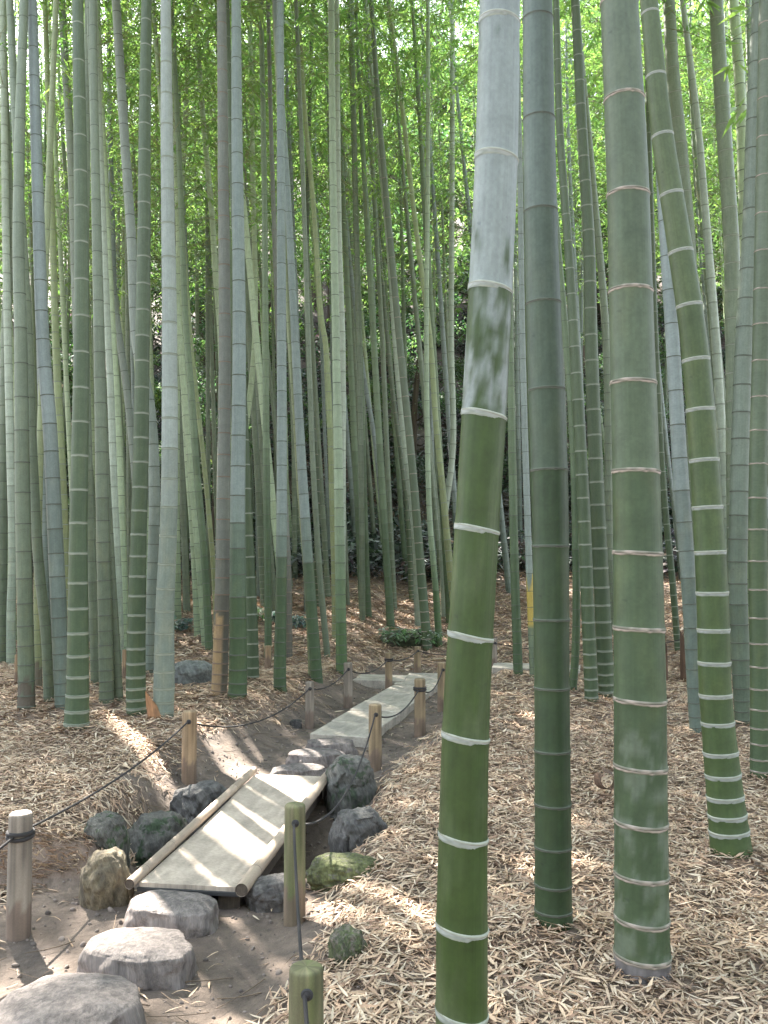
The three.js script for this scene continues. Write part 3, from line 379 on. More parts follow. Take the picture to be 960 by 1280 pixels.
      if (o.greyFoot && y < nodes[0] + 0.005) c = mix3([0.20, 0.18, 0.17], [0.10, 0.09, 0.085], clamp(0.5 + n2 * 3));
      s.v(P.x + (X.x * ca + Z.x * sa) * r, P.y + (X.y * ca + Z.y * sa) * r, P.z + (X.z * ca + Z.z * sa) * r, c, i / radial * uScale * 0.5, y / 0.9);
    }
  }
  const w1 = radial + 1;
  for (let j = 0; j < rows.length - 1; j++) for (let i = 0; i < radial; i++) { const a = j * w1 + i, e = a + w1; s.t(a, a + 1, e); s.t(a + 1, e + 1, e); }
  part('culm', s.build(), look.dull ? M.stalkDull : M.stalk, G);
  // node rings: one mesh each where they can be told apart, the rest joined
  const Q = new THREE.Matrix4(), joined = [], visibleTop = o.far ? 0 : o.viewTop;
  nodes.forEach((n, k) => {
    frame(n); const r = radiusAt(n);
    Q.makeBasis(X, T, Z).scale(new THREE.Vector3(r, r, r)).setPosition(P);
    const geo = ringGeo[look.ring][(near ? 0 : o.far ? 4 : 2) + (k & 1)];
    if (n < visibleTop) { const m = part('node_ring', geo, M.ring, G); m.applyMatrix4(Q); }
    else if (n < total * 0.75 && !(o.far && k % 1)) joined.push(geo.clone().applyMatrix4(Q));
  });
  if (joined.length) { const g = o.far ? bandOnly(joined) : mergeGeometries(joined); const m = part('node_rings', g, M.ring, G); m.userData.kind = 'stuff'; }
  // crown
  if (o.crown !== 0) {
    const tw = new Soup(), lf = new Soup();
    const from = o.crownFrom ?? total * 0.5, dens = o.crown ?? 1; let turn = rr(0, 6.28);
    for (const n of nodes) {
      if (n < from) continue;
      frame(n); const t = (n - from) / (total - from), base = P.clone();
      for (let e = 0; e < 2; e++) {
        turn += 2.4; const len = (o.reach ?? 1.5) * rr(0.6, 1.2) * (0.55 + 0.9 * Math.sin(Math.PI * clamp(t * 0.8 + 0.12)));
        let cx = base.x, cy = base.y, cz = base.z, up = rr(0.35, 0.8), a = turn + rr(-0.4, 0.4), thick = 0.006;
        const segs = 5;
        for (let k = 0; k < segs; k++) {
          const ux = Math.cos(a) * Math.cos(up), uy = Math.sin(up), uz = Math.sin(a) * Math.cos(up), sl = len / segs;
          const nx = cx + ux * sl, ny = cy + uy * sl, nz = cz + uz * sl, th2 = thick * 0.75;
          if (!overSunPatch(b[0] + nx, b[1] + ny, b[2] + nz) && !overSunPatch(b[0] + cx, b[1] + cy, b[2] + cz)) {
          const q = tw.count; for (const [bx, by, bz, th] of [[cx, cy, cz, thick], [nx, ny, nz, th2]]) { tw.v(bx + th, by, bz); tw.v(bx - th * 0.5, by + th * 0.4, bz + th * 0.86); tw.v(bx - th * 0.5, by - th * 0.4, bz - th * 0.86); }
          for (let i = 0; i < 3; i++) { const i2 = (i + 1) % 3; tw.t(q + i, q + 3 + i, q + i2); tw.t(q + i2, q + 3 + i, q + 3 + i2); }
          }
          if (k >= 1) {
            const sprays = Math.floor(dens * rr(2, 4.4) + rnd());
            for (let sp = 0; sp < sprays; sp++) {
              const f2 = rnd(), ox = mix(cx, nx, f2) + gauss() * 0.16, oy = mix(cy, ny, f2) + gauss() * 0.12, oz = mix(cz, nz, f2) + gauss() * 0.16, sa = rr(0, 6.28), tone = rr(0.72, 1.25), yl = rr(0, 1);
              const leaves = 4 + Math.floor(rnd() * 4);
              for (let l = 0; l < leaves; l++) {
                const la = sa + (l - leaves / 2) * 0.5 + rr(-0.3, 0.3), lu = rr(-0.75, 0.15), ln = rr(0.10, 0.17) * (o.leafSize ?? 1), x = ox + rr(-0.07, 0.07), y = oy + rr(-0.05, 0.05), z = oz + rr(-0.07, 0.07);
                const lx = Math.cos(la) * Math.cos(lu), ly = Math.sin(lu), lz = Math.sin(la) * Math.cos(lu);
                if (overSunPatch(b[0] + x, b[1] + y, b[2] + z) || overSunPatch(b[0] + x + lx * ln, b[1] + y + ly * ln - ln * 0.12, b[2] + z + lz * ln)) continue;
                const c = mix3([0.105, 0.245, 0.055], [0.225, 0.345, 0.065], yl * 0.7 + rr(0, 0.3)).map((v) => v * tone);
                addLeaf(lf, x, y, z, lx, ly, lz, ln, ln * 0.10, rr(-0.5, 0.5), c);
              }
            }
          }
          cx = nx; cy = ny; cz = nz; up -= rr(0.1, 0.28); thick = th2; a += rr(-0.25, 0.25);
        }
      }
    }
    if (tw.count) part('branches', tw.build(), M.twig, G).userData.kind = 'stuff';
    if (lf.count) part('foliage', lf.build(), M.leaf, G).userData.kind = 'stuff';
    leafTotal += lf.count / 4;
  }
  shade(G); return G;
}
let leafTotal = 0;
function bandOnly(list) { return mergeGeometries(list); }

CULM_TABLE.forEach((o, k) => {
  reseed(100 + k);
  const d = -o.base[2];
  o.height = rr(12, 15.5); o.crownFrom = Math.max(o.height * 0.52, 1.5 + d * 0.40 + rr(0, 1.2)); o.nod = rr(-0.02, 0.02); o.nodZ = rr(-1, 0.6);
  o.viewTop = 1.6 + d * 0.64 + 0.2; o.reach = rr(1.2, 1.7);
  o.far = d > 12.2 ? 1 : 0; o.crown = d < 9 ? 0.5 : 0.36; o.leafSize = d < 9 ? 1.6 : 1.05;
  if (k === 2) { o.greyFoot = 1; o.lichen = 0.75; }
  if (/split tan foot/.test(o.label)) o.split = 1;
  if (/muddy/.test(o.label)) o.muddy = 1;
  top(makeCulm(o), 'bamboo', o.label, 'bamboo', 'bamboo stalks of the grove');
});

// the rest of the grove, farther back
const backLooks = [['grey_green_pale', 'thin dull green bamboo with pale rings, deep in the grove'], ['blue_grey', 'thin blue grey bamboo with dark rings, deep in the grove'], ['pale_green', 'thin pale green bamboo, deep in the grove'], ['dull_dark', 'thin olive green bamboo with dark rings, far back in the grove'], ['green_dull', 'thin mid green bamboo, deep in the grove']];  // back row made paler, light from above left put into the colour
{
  reseed(4242);
  const spots = CULM_TABLE.map((o) => [o.base[0], o.base[2]]);
  let made = 0, tries = 0;
  while (made < 205 && tries++ < 9000) {
    const d = 10.5 + 10.5 * Math.pow(rnd(), 0.8), half = 0.46 * d + 1.2, x = made < 110 ? rr(-half - 2.5, half) : rr(-half, made % 3 ? 1.5 : half);
    if (x > -1 && x < 2.6 && d < 12.5) continue;
    if (spots.some(([a, c]) => Math.hypot(a - x, c + d) < 0.36)) continue;
    const k = made % 5, r = rr(0.036, 0.058), lean = -0.055 + gauss() * 0.07, tiltWord = Math.abs(lean) < 0.04 ? 'upright' : Math.abs(lean) < 0.09 ? 'slightly tilted' : 'strongly slanting', H = rr(11, 15), bend = gauss() * 0.03;
    const line = [[0, 0], [lean * 0.9, 1], [lean * 2.6 + bend, 3], [lean * 5 + bend * 2.2, 6]];
    let hits = 0; for (let y = 1.5; y < 9; y += 0.25) if (overSunPatch(x + lean * y, y, -d)) hits++;
    if (hits > 1) continue;
    spots.push([x, -d]);
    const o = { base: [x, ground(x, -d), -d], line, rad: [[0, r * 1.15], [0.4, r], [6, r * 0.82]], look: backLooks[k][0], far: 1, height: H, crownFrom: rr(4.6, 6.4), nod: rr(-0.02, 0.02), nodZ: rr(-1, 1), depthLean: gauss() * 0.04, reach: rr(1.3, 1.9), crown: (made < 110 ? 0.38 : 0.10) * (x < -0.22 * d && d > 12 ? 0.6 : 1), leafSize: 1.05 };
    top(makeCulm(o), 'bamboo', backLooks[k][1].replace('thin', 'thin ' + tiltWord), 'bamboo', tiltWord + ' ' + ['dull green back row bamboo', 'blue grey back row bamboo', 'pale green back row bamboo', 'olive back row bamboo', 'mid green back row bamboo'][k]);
    made++;
  }
  // unseen stalks added past the left edge so their crowns shade the path
  reseed(977);
  for (let k = 0; k < 26; k++) {
    const d = rr(7, 19), x = -0.46 * d - rr(1.2, 6.5), r = rr(0.04, 0.065), lean = gauss() * 0.05, H = rr(11, 15);
    let hits = 0; for (let y = 1.5; y < 9; y += 0.25) if (overSunPatch(x + lean * y, y, -d)) hits++;
    if (hits > 1) continue;
    const o = { base: [x, ground(x, -d), -d], line: [[0, 0], [lean, 1], [lean * 3, 3], [lean * 6, 6]], rad: [[0, r * 1.15], [0.4, r], [6, r * 0.85]], look: 'grey_green_pale', far: 1, height: H, crownFrom: rr(5, 6.5), nod: 0, nodZ: rr(-1, 1), reach: rr(1.5, 2.0), crown: 0.30, leafSize: 1.5 };
    top(makeCulm(o), 'bamboo', 'unseen green bamboo added for shade outside the left end of the litter bank', 'bamboo', 'added bamboo outside the litter bank');
  }
  reseed(978);
  for (let k = 0; k < 12; k++) { // more unseen stalks, added past the right edge to cut sky light
    const d = rr(-1, 9), x = Math.max(2.2, 0.46 * d) + rr(0.7, 4.5), r = rr(0.05, 0.07), lean = gauss() * 0.05, H = rr(11, 15);
    const o = { base: [x, ground(x, -d), -d], line: [[0, 0], [lean, 1], [lean * 3, 3], [lean * 6, 6]], rad: [[0, r * 1.15], [0.4, r], [6, r * 0.85]], look: 'green_dull', far: 1, height: H, crownFrom: rr(4.5, 6), nod: 0, nodZ: rr(-1, 1), reach: rr(1.5, 2.0), crown: 0.5, leafSize: 1.5 };
    top(makeCulm(o), 'bamboo', 'unseen green bamboo added for shade in the litter outside the bowed stalk', 'bamboo', 'added bamboo outside the bowed stalk');
  }
}
console.log('leaves', leafTotal);

// ------------------------------------------------------------------ trees and shrubs on the slope behind
function leafBlob(s, cx, cy, cz, r, n, len, lo, hi, flat) {
  for (let i = 0; i < n; i++) {
    const a = rr(0, 6.283), u = rr(-1, 1), q = Math.sqrt(1 - u * u), rad = r * Math.pow(rnd(), 0.45);
    const x = cx + Math.cos(a) * q * rad, y = cy + u * rad * flat, z = cz + Math.sin(a) * q * rad, la = rr(0, 6.28), lu = rr(-0.9, 0.3), ln = len * rr(0.7, 1.3);
    const c = mix3(lo, hi, rnd()).map((v) => v * rr(0.75, 1.2));
    addLeaf(s, x, y, z, Math.cos(la) * Math.cos(lu), Math.sin(lu), Math.sin(la) * Math.cos(lu), ln, ln * 0.22, rr(-0.6, 0.6), c);
  }
}
function limb(s, pts, r0, r1, radial = 7) {
  const c = new THREE.CatmullRomCurve3(pts.map((p) => new THREE.Vector3(...p))), n = 8, st = s.count;
  for (let k = 0; k <= n; k++) { const p = c.getPointAt(k / n), r = mix(r0, r1, k / n); for (let i = 0; i < radial; i++) { const a = i / radial * 6.2832; s.v(p.x + Math.cos(a) * r, p.y, p.z + Math.sin(a) * r, null, i / radial, k / n * 3); } }
  for (let k = 0; k < n; k++) for (let i = 0; i < radial; i++) { const a = st + k * radial + i, b = st + k * radial + (i + 1) % radial; s.t(a, a + radial, b); s.t(b, a + radial, b + radial); }
}
function makeTree(seedN, H, lo, hi) {
  reseed(seedN); const G = new THREE.Group(), w = new Soup(), l = new Soup();
  limb(w, [[0, -0.3, 0], [rr(-0.2, 0.2), H * 0.3, rr(-0.2, 0.2)], [rr(-0.5, 0.5), H * 0.6, rr(-0.5, 0.5)], [rr(-0.7, 0.7), H * 0.95, 0]], 0.2, 0.04);
  for (let k = 0; k < 16; k++) {
    const y = H * rr(0.22, 0.9), a = k * 2.4, len = H * 0.30 * (1.15 - y / H * 0.6) * rr(0.6, 1.1), ex = Math.cos(a) * len, ez = Math.sin(a) * len, ey = y + len * rr(0.1, 0.5);
    limb(w, [[0, y, 0], [ex * 0.5, y + (ey - y) * 0.6, ez * 0.5], [ex, ey, ez]], 0.06, 0.012, 5);
    for (let q = 0; q < 5; q++) { const t = rr(0.35, 1.1); leafBlob(l, ex * t + gauss() * 0.4, mix(y, ey, t) + gauss() * 0.35, ez * t + gauss() * 0.4, rr(0.45, 0.95), 95, 0.17, lo, hi, 0.5); }
  }
  part('trunk', w.build(), M.timber, G); part('crown', l.build(), M.leaf, G); shade(G); return G;
}
{
  const kinds = [makeTree(1, 9.5, [0.05, 0.12, 0.03], [0.14, 0.24, 0.05]), makeTree(2, 8.5, [0.06, 0.14, 0.03], [0.17, 0.26, 0.04]), makeTree(3, 11, [0.04, 0.10, 0.035], [0.10, 0.19, 0.05])];
  const words = ['leafy mid green tree on the slope behind the bamboo', 'light green spreading tree on the slope behind the bamboo', 'tall dark green tree on the slope behind the bamboo'];
  reseed(55); const spots = [];
  for (let k = 0; k < 26; k++) {
    const d = rr(22.5, 33), x = -15.5 + (k % 13) * 2.55 + rr(-0.9, 0.9), o = kinds[k % 3].clone();
    o.position.set(x, ground(x, -d) - 0.1, -d); o.rotation.y = rr(0, 6.28); o.scale.setScalar(rr(0.85, 1.15));
    top(o, 'tree', words[k % 3], 'tree', ['mid green trees on the slope', 'light green trees on the slope', 'dark green trees on the slope'][k % 3]);
  }
  for (let k = 0; k < 14; k++) {
    const d = rr(18.5, 23), x = -10.5 + k * 1.6 + rr(-0.5, 0.5), o = kinds[(k + 1) % 3].clone();
    o.position.set(x, ground(x, -d) - 0.1, -d); o.rotation.y = rr(0, 6.28); o.scale.setScalar(rr(0.36, 0.58));
    top(o, 'tree', ['small mid green tree at the foot of the slope', 'small light green tree at the foot of the slope', 'small dark green tree at the foot of the slope'][(k + 1) % 3], 'tree', 'small trees at the foot of the slope');
  }
  for (let k = 0; k < 30; k++) {
    const d = rr(33, 42), x = -9 + k * 1.15 + rr(-0.8, 0.8), o = kinds[(k * 2) % 3].clone();
    o.position.set(x, ground(x, -d) - 0.1, -d); o.rotation.y = rr(0, 6.28); o.scale.setScalar(rr(1.15, 1.5));
    top(o, 'tree', ['large mid green tree high on the slope', 'large light green tree high on the slope', 'large dark green tree high on the slope'][(k * 2) % 3], 'tree', 'large trees high on the slope');
  }
  reseed(57);
  [[-9, 3], [-7.5, 7], [-5, 9.5], [-2, 8], [0.5, 10.5], [3, 8], [5.5, 9], [8, 6], [9.5, 2.5], [11, -1.5], [-11, 0], [1.5, 13], [-4, 13], [6, 13]].forEach(([x, z], k) => { // unseen trees added behind the viewpoint to block the open sky
    const o = kinds[k % 3].clone(); o.position.set(x, ground(x, z) - 0.1, z); o.rotation.y = rr(0, 6.28); o.scale.setScalar(rr(0.95, 1.25));
    top(o, 'tree', 'unseen broad leafy tree added behind the viewpoint to block sky light', 'tree', 'trees added behind the viewpoint');
  });
  { // undergrowth
    reseed(61); const l = new Soup(); for (let k = 0; k < 3; k++) leafBlob(l, gauss() * 0.25, 0.22, gauss() * 0.25, 0.34, 26, 0.16, [0.7, 0.7, 0.7], [1, 1, 1], 0.7);
    const n = 1700, m = new THREE.InstancedMesh(l.build(), M.leaf, n), q = new THREE.Object3D(), c = new THREE.Color();
    for (let i = 0; i < n; i++) { const d = 16.8 + 17 * Math.pow(rnd(), 1.2), x = rr(-0.62 * d, 0.62 * d); q.position.set(x, ground(x, -d) - 0.02, -d); q.rotation.y = rr(0, 6.28); q.scale.setScalar(rr(0.6, 1.6)); q.updateMatrix(); m.setMatrixAt(i, q.matrix); const t = rr(0.5, 1.2), dry = rnd() < 0.4; m.setColorAt(i, c.setRGB(...(dry ? [0.10, 0.075, 0.06] : [0.05, 0.095, 0.045]).map((v) => v * t))); }
    m.castShadow = m.receiveShadow = true; top(m, 'undergrowth', 'dark leafy undergrowth covering the slope behind the bamboo', 'undergrowth', null, 'stuff');
  }
  const bush = (n) => { reseed(n); const G = new THREE.Group(), l = new Soup(), w = new Soup(); for (let k = 0; k < 9; k++) { const a = k * 2.4, q = rr(0.1, 0.6); limb(w, [[0, -0.1, 0], [Math.cos(a) * q * 0.5, 0.4, Math.sin(a) * q * 0.5], [Math.cos(a) * q, rr(0.6, 1.3), Math.sin(a) * q]], 0.014, 0.005, 4); leafBlob(l, Math.cos(a) * q, rr(0.35, 1.3), Math.sin(a) * q, rr(0.3, 0.5), 80, 0.11, [0.025, 0.06, 0.025], [0.06, 0.11, 0.04], 0.8); } part('stems', w.build(), M.timber, G); part('foliage', l.build(), M.leaf, G); shade(G); return G; };
  const bushes = [bush(71), bush(72), bush(73)];
  reseed(56);
  for (let k = 0; k < 18; k++) {
    const d = rr(17, 24), x = rr(-0.48 * d, 0.48 * d), o = bushes[k % 3].clone();
    o.position.set(x, ground(x, -d) - 0.03, -d); o.rotation.y = rr(0, 6.28); o.scale.setScalar(rr(0.7, 1.5));
    top(o, 'shrub', 'dark evergreen shrub at the foot of the slope behind the bamboo', 'shrub', 'dark shrubs on the slope');
  }
}

// ------------------------------------------------------------------ dry leaves on the ground
{
  const blade = (curl, bend, w) => { const s = new Soup(), n = 4; for (let k = 0; k <= n; k++) { const t = k / n, wd = w * Math.sin(Math.PI * Math.pow(mix(0.06, 0.995, t), 0.7)), y = bend * Math.sin(Math.PI * t) + curl * t * t; for (const e of [-1, 0, 1]) s.v(t - 0.5, y + Math.abs(e) * wd * 0.5, e * wd, null, t, e); }
    for (let k = 0; k < n; k++) for (let e = 0; e < 2; e++) { const a = k * 3 + e; s.t(a, a + 1, a + 3); s.t(a + 1, a + 4, a + 3); } return s.build(); };
  const kinds = [blade(0.10, 0.06, 0.052), blade(-0.05, 0.13, 0.042), blade(0.22, 0.02, 0.06)];
  const lists = [[], [], []];
  reseed(31);
  const X = new THREE.Object3D();
  const tones = [[0.49, 0.355, 0.232], [0.42, 0.285, 0.18], [0.52, 0.41, 0.29], [0.35, 0.225, 0.14], [0.42, 0.305, 0.205], [0.24, 0.15, 0.096]];
  const strew = (x0, x1, d0, d1, perM2, size) => {
    const n = Math.round((x1 - x0) * (d1 - d0) * perM2);
    for (let i = 0; i < n; i++) {
      const d = rr(d0, d1), x = rr(x0, x1);
      if (Math.abs(x) > 0.55 * d + 1.1) continue;
      const c = litterCover(x, -d); if (rnd() > c * 0.985 + 0.012) continue;
      const kind = Math.floor(rnd() * 3), len = size * rr(0.6, 1.35), e = 0.05;
      const sx = (ground(x + e, -d) - ground(x - e, -d)) / (2 * e), sz = (ground(x, -d + e) - ground(x, -d - e)) / (2 * e);
      X.position.set(x, ground(x, -d) + rr(0.002, 0.018) * (0.4 + c * 0.6) + 0.1 * len * Math.min(1, Math.hypot(sx, sz)), -d);
      X.rotation.set(-Math.atan(sz) * -1 + gauss() * 0.28, 0, Math.atan(sx) + gauss() * 0.28, 'XZY');
      X.rotateY(rr(0, 6.283)); X.rotateX(gauss() * 0.5); X.scale.set(len, len, len * rr(0.8, 1.5)); X.updateMatrix();
      const t = tones[Math.floor(Math.pow(rnd(), 1.15) * 6)], m = rr(0.8, 1.15) * (1 + 0.35 * fbm(x * 1.2, 5, d * 1.2));
      lists[kind].push([X.matrix.clone(), t[0] * m, t[1] * m, t[2] * m]);
    }
  };
  strew(-4, 4, 1.2, 3.2, 5200, 0.060); strew(-4, 4, 3.2, 6, 4200, 0.062); strew(-7, 7, 6, 10, 1900, 0.074); strew(-9, 9, 10, 15, 640, 0.11); strew(-12, 12, 15, 24, 180, 0.16);
  lists.forEach((list, k) => {
    const m = new THREE.InstancedMesh(kinds[k], M.litter, list.length), c = new THREE.Color();
    list.forEach((q, i) => { m.setMatrixAt(i, q[0]); m.setColorAt(i, c.setRGB(q[1], q[2], q[3])); });
    m.castShadow = m.receiveShadow = true;
    top(m, 'leaf_litter', ['flat straw coloured bamboo leaves covering the ground', 'arched straw coloured bamboo leaves covering the ground', 'curled straw coloured bamboo leaves covering the ground'][k], 'leaf litter', null, 'stuff');
    console.log('litter', list.length);
  });
}

{ // dead twigs lying on the litter
  reseed(49); const g = new THREE.CylinderGeometry(0.6, 1, 1, 5, 3), p = g.attributes.position; for (let i = 0; i < p.count; i++) p.setX(i, p.getX(i) + 9 * (p.getY(i) ** 2)); g.rotateZ(Math.PI / 2);
  const n = 520, m = new THREE.InstancedMesh(g, new THREE.MeshStandardMaterial({ roughness: 0.9 }), n), q = new THREE.Object3D(), c = new THREE.Color();
  for (let i = 0; i < n; i++) { const d = 1.5 + 9 * Math.pow(rnd(), 1.2), x = rr(-0.5 * d - 0.8, 0.5 * d + 0.8), r = rr(0.0012, 0.003), l = rr(0.08, 0.26); q.position.set(x, ground(x, -d) + 0.014, -d); q.rotation.set(gauss() * 0.1, rr(0, 6.28), gauss() * 0.12, 'YXZ'); q.scale.set(l, r, r); q.updateMatrix(); m.setMatrixAt(i, q.matrix); const t = rr(0.5, 1.2); m.setColorAt(i, c.setRGB(0.17 * t, 0.12 * t, 0.08 * t)); }
  m.castShadow = m.receiveShadow = true; top(m, 'fallen_twigs', 'thin dead brown twigs lying about on the leaf litter', 'twigs', null, 'stuff');
}
{ // pebbles and crumbs of earth on the trodden path
  reseed(47); const g = new THREE.IcosahedronGeometry(1, 1), n = 5200, m = new THREE.InstancedMesh(g, new THREE.MeshStandardMaterial({ roughness: 0.95 }), n), q = new THREE.Object3D(), c = new THREE.Color();
  for (let i = 0; i < n; i++) { const d = rr(1.6, 9), x = pathX(d) + rr(-1.1, 1.1), s = 0.0025 + 0.009 * Math.pow(rnd(), 4); q.position.set(x, ground(x, -d) + s * 0.2, -d); q.rotation.set(rr(0, 6), rr(0, 6), rr(0, 6)); q.scale.set(s * rr(0.8, 1.5), s * rr(0.6, 1), s * rr(0.8, 1.4)); q.updateMatrix(); m.setMatrixAt(i, q.matrix); const t = rr(0.6, 1.5); m.setColorAt(i, c.setRGB(0.14 * t, 0.11 * t, 0.09 * t)); }
  m.castShadow = m.receiveShadow = true; top(m, 'pebbles', 'small pebbles and crumbs of earth strewn over the dirt path', 'pebbles', null, 'stuff');
}

// ------------------------------------------------------------------ stones and rocks
const sphereBase = new THREE.IcosahedronGeometry(1, 24); 
function stone(w, h, d, o) { // w, h, d full sizes, base at y = 0
  const g = sphereBase.clone(), p = g.attributes.position, col = [], uv = [], q = o.seed * 3.1;
  for (let i = 0; i < p.count; i++) {
    let x = p.getX(i), y = p.getY(i), z = p.getZ(i);
    const n = fbm(x * 1.1 + q, y * 1.1, z * 1.1, 3), e = o.square ?? 0.7;
    let r = 1 + n * (o.rough ?? 0.35);
    if (o.facets) { const cell = perlin.noise(Math.round(x * 2) + q, Math.round(y * 2), Math.round(z * 2)); r += cell * o.facets; }
    const se = (v) => Math.sign(v) * Math.pow(Math.abs(v), e);
    x = se(x) * r; z = se(z) * r; y = se(y) * (1 + n * 0.2);
    if (o.flat) { y = y > o.flat ? o.flat + (y - o.flat) * 0.24 : y; const k = 1 + 0.14 * sst(-o.flat, 0.5, -y); x *= k; z *= k; }
    const fine = fbm(x * 4 + q, y * 4, z * 4, 4) * (o.fine ?? 0.14);
    x *= 1 + fine; z *= 1 + fine; y *= 1 + fine * 0.6;
    const cn = clamp(0.5 + 1.2 * fbm(x * 2 + q, y * 2, z * 2 + 5, 4) + 0.7 * fbm(x * 13 + q, y * 13, z * 13, 2));
    let c = mix3(o.lo, o.hi, cn);
    if (o.moss && fbm(x * 2.5 + q, y * 2.5 + 3, z * 2.5, 3) + 0.5 * fbm(x * 12 + q, y * 12, z * 12, 2) + (o.mossAmount ?? 0) > 0) c = mix3(o.moss, o.moss.map((v) => v * 0.55), clamp(0.5 + 2 * fbm(x * 8, y * 8, z * 8, 2)));
    col.push(...c);     p.setXYZ(i, x * w / 2 * 0.86, (y + (o.flat ? 0.35 : 0.45)) * h * (o.flat ? 1.2 : 0.62), z * d / 2 * 0.86);
    uv.push((p.getX(i) + 0.37 * p.getY(i)) / 0.4, (p.getZ(i) + 0.61 * p.getY(i)) / 0.4);
  }
  g.setAttribute('color', new THREE.Float32BufferAttribute(col, 3)); g.setAttribute('uv', new THREE.Float32BufferAttribute(uv, 2));
  g.deleteAttribute('normal'); const k = weld(g); k.computeVertexNormals(); return k;
}
function weld(g) { // joins equal corners so that the surface is smooth
  const p = g.attributes.position, c = g.attributes.color, u = g.attributes.uv, map = new Map(), s = new Soup(), idx = [];
  for (let i = 0; i < p.count; i++) { const key = p.getX(i).toFixed(5) + ',' + p.getY(i).toFixed(5) + ',' + p.getZ(i).toFixed(5); let k = map.get(key); if (k === undefined) { k = s.v(p.getX(i), p.getY(i), p.getZ(i), [c.getX(i), c.getY(i), c.getZ(i)], u.getX(i), u.getY(i)); map.set(key, k); } idx.push(k); }
  for (let i = 0; i < idx.length; i += 3) s.t(idx[i], idx[i + 1], idx[i + 2]);
  return s.build();
}
const greyLo = [0.145, 0.118, 0.102], greyHi = [0.245, 0.202, 0.174];
function putStone(name, label, cat, group, x, z, w, h, d, turn, o, sink = 0.03) {
  const m = new THREE.Mesh(stone(w, h, d, o), M.rock); m.position.set(x, groundSmooth(x, z) - sink, z); m.rotation.y = turn; shade(m);
  return top(m, name, label, cat, group);
}
const flatStone = (seedN) => ({ seed: seedN, flat: 0.40, square: 0.9, rough: 0.30, fine: 0.045, lo: greyLo, hi: greyHi });
putStone('stepping_stone', 'wide rounded grey stepping stone at the start of the row, farthest from the bridge', 'stone', 'stepping stones', -0.945, -2.64, 0.50, 0.145, 0.44, 0.2, flatStone(1));
putStone('stepping_stone', 'middle of the three large grey stepping stones before the bridge', 'stone', 'stepping stones', -0.845, -3.07, 0.43, 0.125, 0.34, -0.2, flatStone(2));
putStone('stepping_stone', 'grey stepping stone touching the near end of the bamboo edged bridge', 'stone', 'stepping stones', -0.81, -3.44, 0.43, 0.115, 0.29, -0.35, flatStone(3));
putStone('stepping_stone', 'small flat stepping stone against the far end of the bridge', 'stone', 'stepping stones', -0.53, -5.52, 0.40, 0.11, 0.24, 0.1, flatStone(4));
putStone('stepping_stone', 'flat sunlit stepping stone between the bridge and the slab path', 'stone', 'stepping stones', -0.455, -5.85, 0.44, 0.125, 0.29, 0, flatStone(5));
putStone('stepping_stone', 'flat stepping stone touching the first slab of the path', 'stone', 'stepping stones', -0.375, -6.17, 0.42, 0.125, 0.26, -0.1, flatStone(6));
putStone('rock', 'tan brown boulder at the near corner of the bridge', 'rock', 'rocks along the ditch', -1.15, -3.66, 0.23, 0.26, 0.24, 0.4, { seed: 11, rough: 0.4, facets: 0.12, lo: [0.10, 0.075, 0.045], hi: [0.22, 0.17, 0.10] }, 0.04);
putStone('rock', 'large dark mossy boulder beside the left bamboo rail', 'rock', 'rocks along the ditch', -1.15, -4.44, 0.38, 0.43, 0.34, 0.2, { seed: 12, rough: 0.38, facets: 0.16, lo: [0.072, 0.064, 0.05], hi: [0.165, 0.15, 0.122], moss: [0.05, 0.075, 0.03], mossAmount: -0.18 }, 0.05);
putStone('rock', 'low mossy rock set in the ditch bank below the large mossy boulder', 'rock', 'rocks along the ditch', -1.27, -4.04, 0.20, 0.26, 0.22, 1, { seed: 21, rough: 0.4, facets: 0.14, lo: [0.07, 0.063, 0.05], hi: [0.15, 0.138, 0.11], moss: [0.06, 0.085, 0.035], mossAmount: -0.15 }, 0.1);
putStone('rock', 'dark jagged rock beside the left bamboo rail, sun touching its top', 'rock', 'rocks along the ditch', -1.01, -4.93, 0.36, 0.34, 0.32, 0.9, { seed: 13, rough: 0.45, facets: 0.18, lo: [0.07, 0.062, 0.054], hi: [0.175, 0.157, 0.138] }, 0.05);
putStone('rock', 'dark grey boulder beside the far end of the right bamboo rail', 'rock', 'rocks along the ditch', -0.20, -5.12, 0.33, 0.36, 0.32, 0.3, { seed: 14, rough: 0.35, facets: 0.12, lo: [0.085, 0.08, 0.066], hi: [0.18, 0.168, 0.142], moss: [0.07, 0.09, 0.05], mossAmount: -0.15 }, 0.05);
putStone('rock', 'dark rough rock half buried in leaf litter right of the ditch', 'rock', 'rocks along the ditch', -0.13, -4.22, 0.27, 0.27, 0.26, 0.5, { seed: 15, rough: 0.4, facets: 0.15, lo: [0.078, 0.07, 0.06], hi: [0.17, 0.153, 0.135] }, 0.06);
putStone('rock', 'long low rock covered in olive moss by the weathered rope post', 'rock', 'rocks along the ditch', -0.17, -3.74, 0.36, 0.14, 0.22, -0.25, { seed: 16, rough: 0.35, square: 0.85, lo: [0.10, 0.09, 0.06], hi: [0.18, 0.16, 0.11], moss: [0.155, 0.16, 0.055], mossAmount: 0.22 }, 0.03);
putStone('rock', 'dark rock under the near right corner of the bridge', 'rock', 'rocks along the ditch', -0.46, -3.62, 0.24, 0.14, 0.22, 0.2, { seed: 17, rough: 0.4, facets: 0.12, lo: [0.08, 0.07, 0.062], hi: [0.19, 0.165, 0.145] }, 0.02);
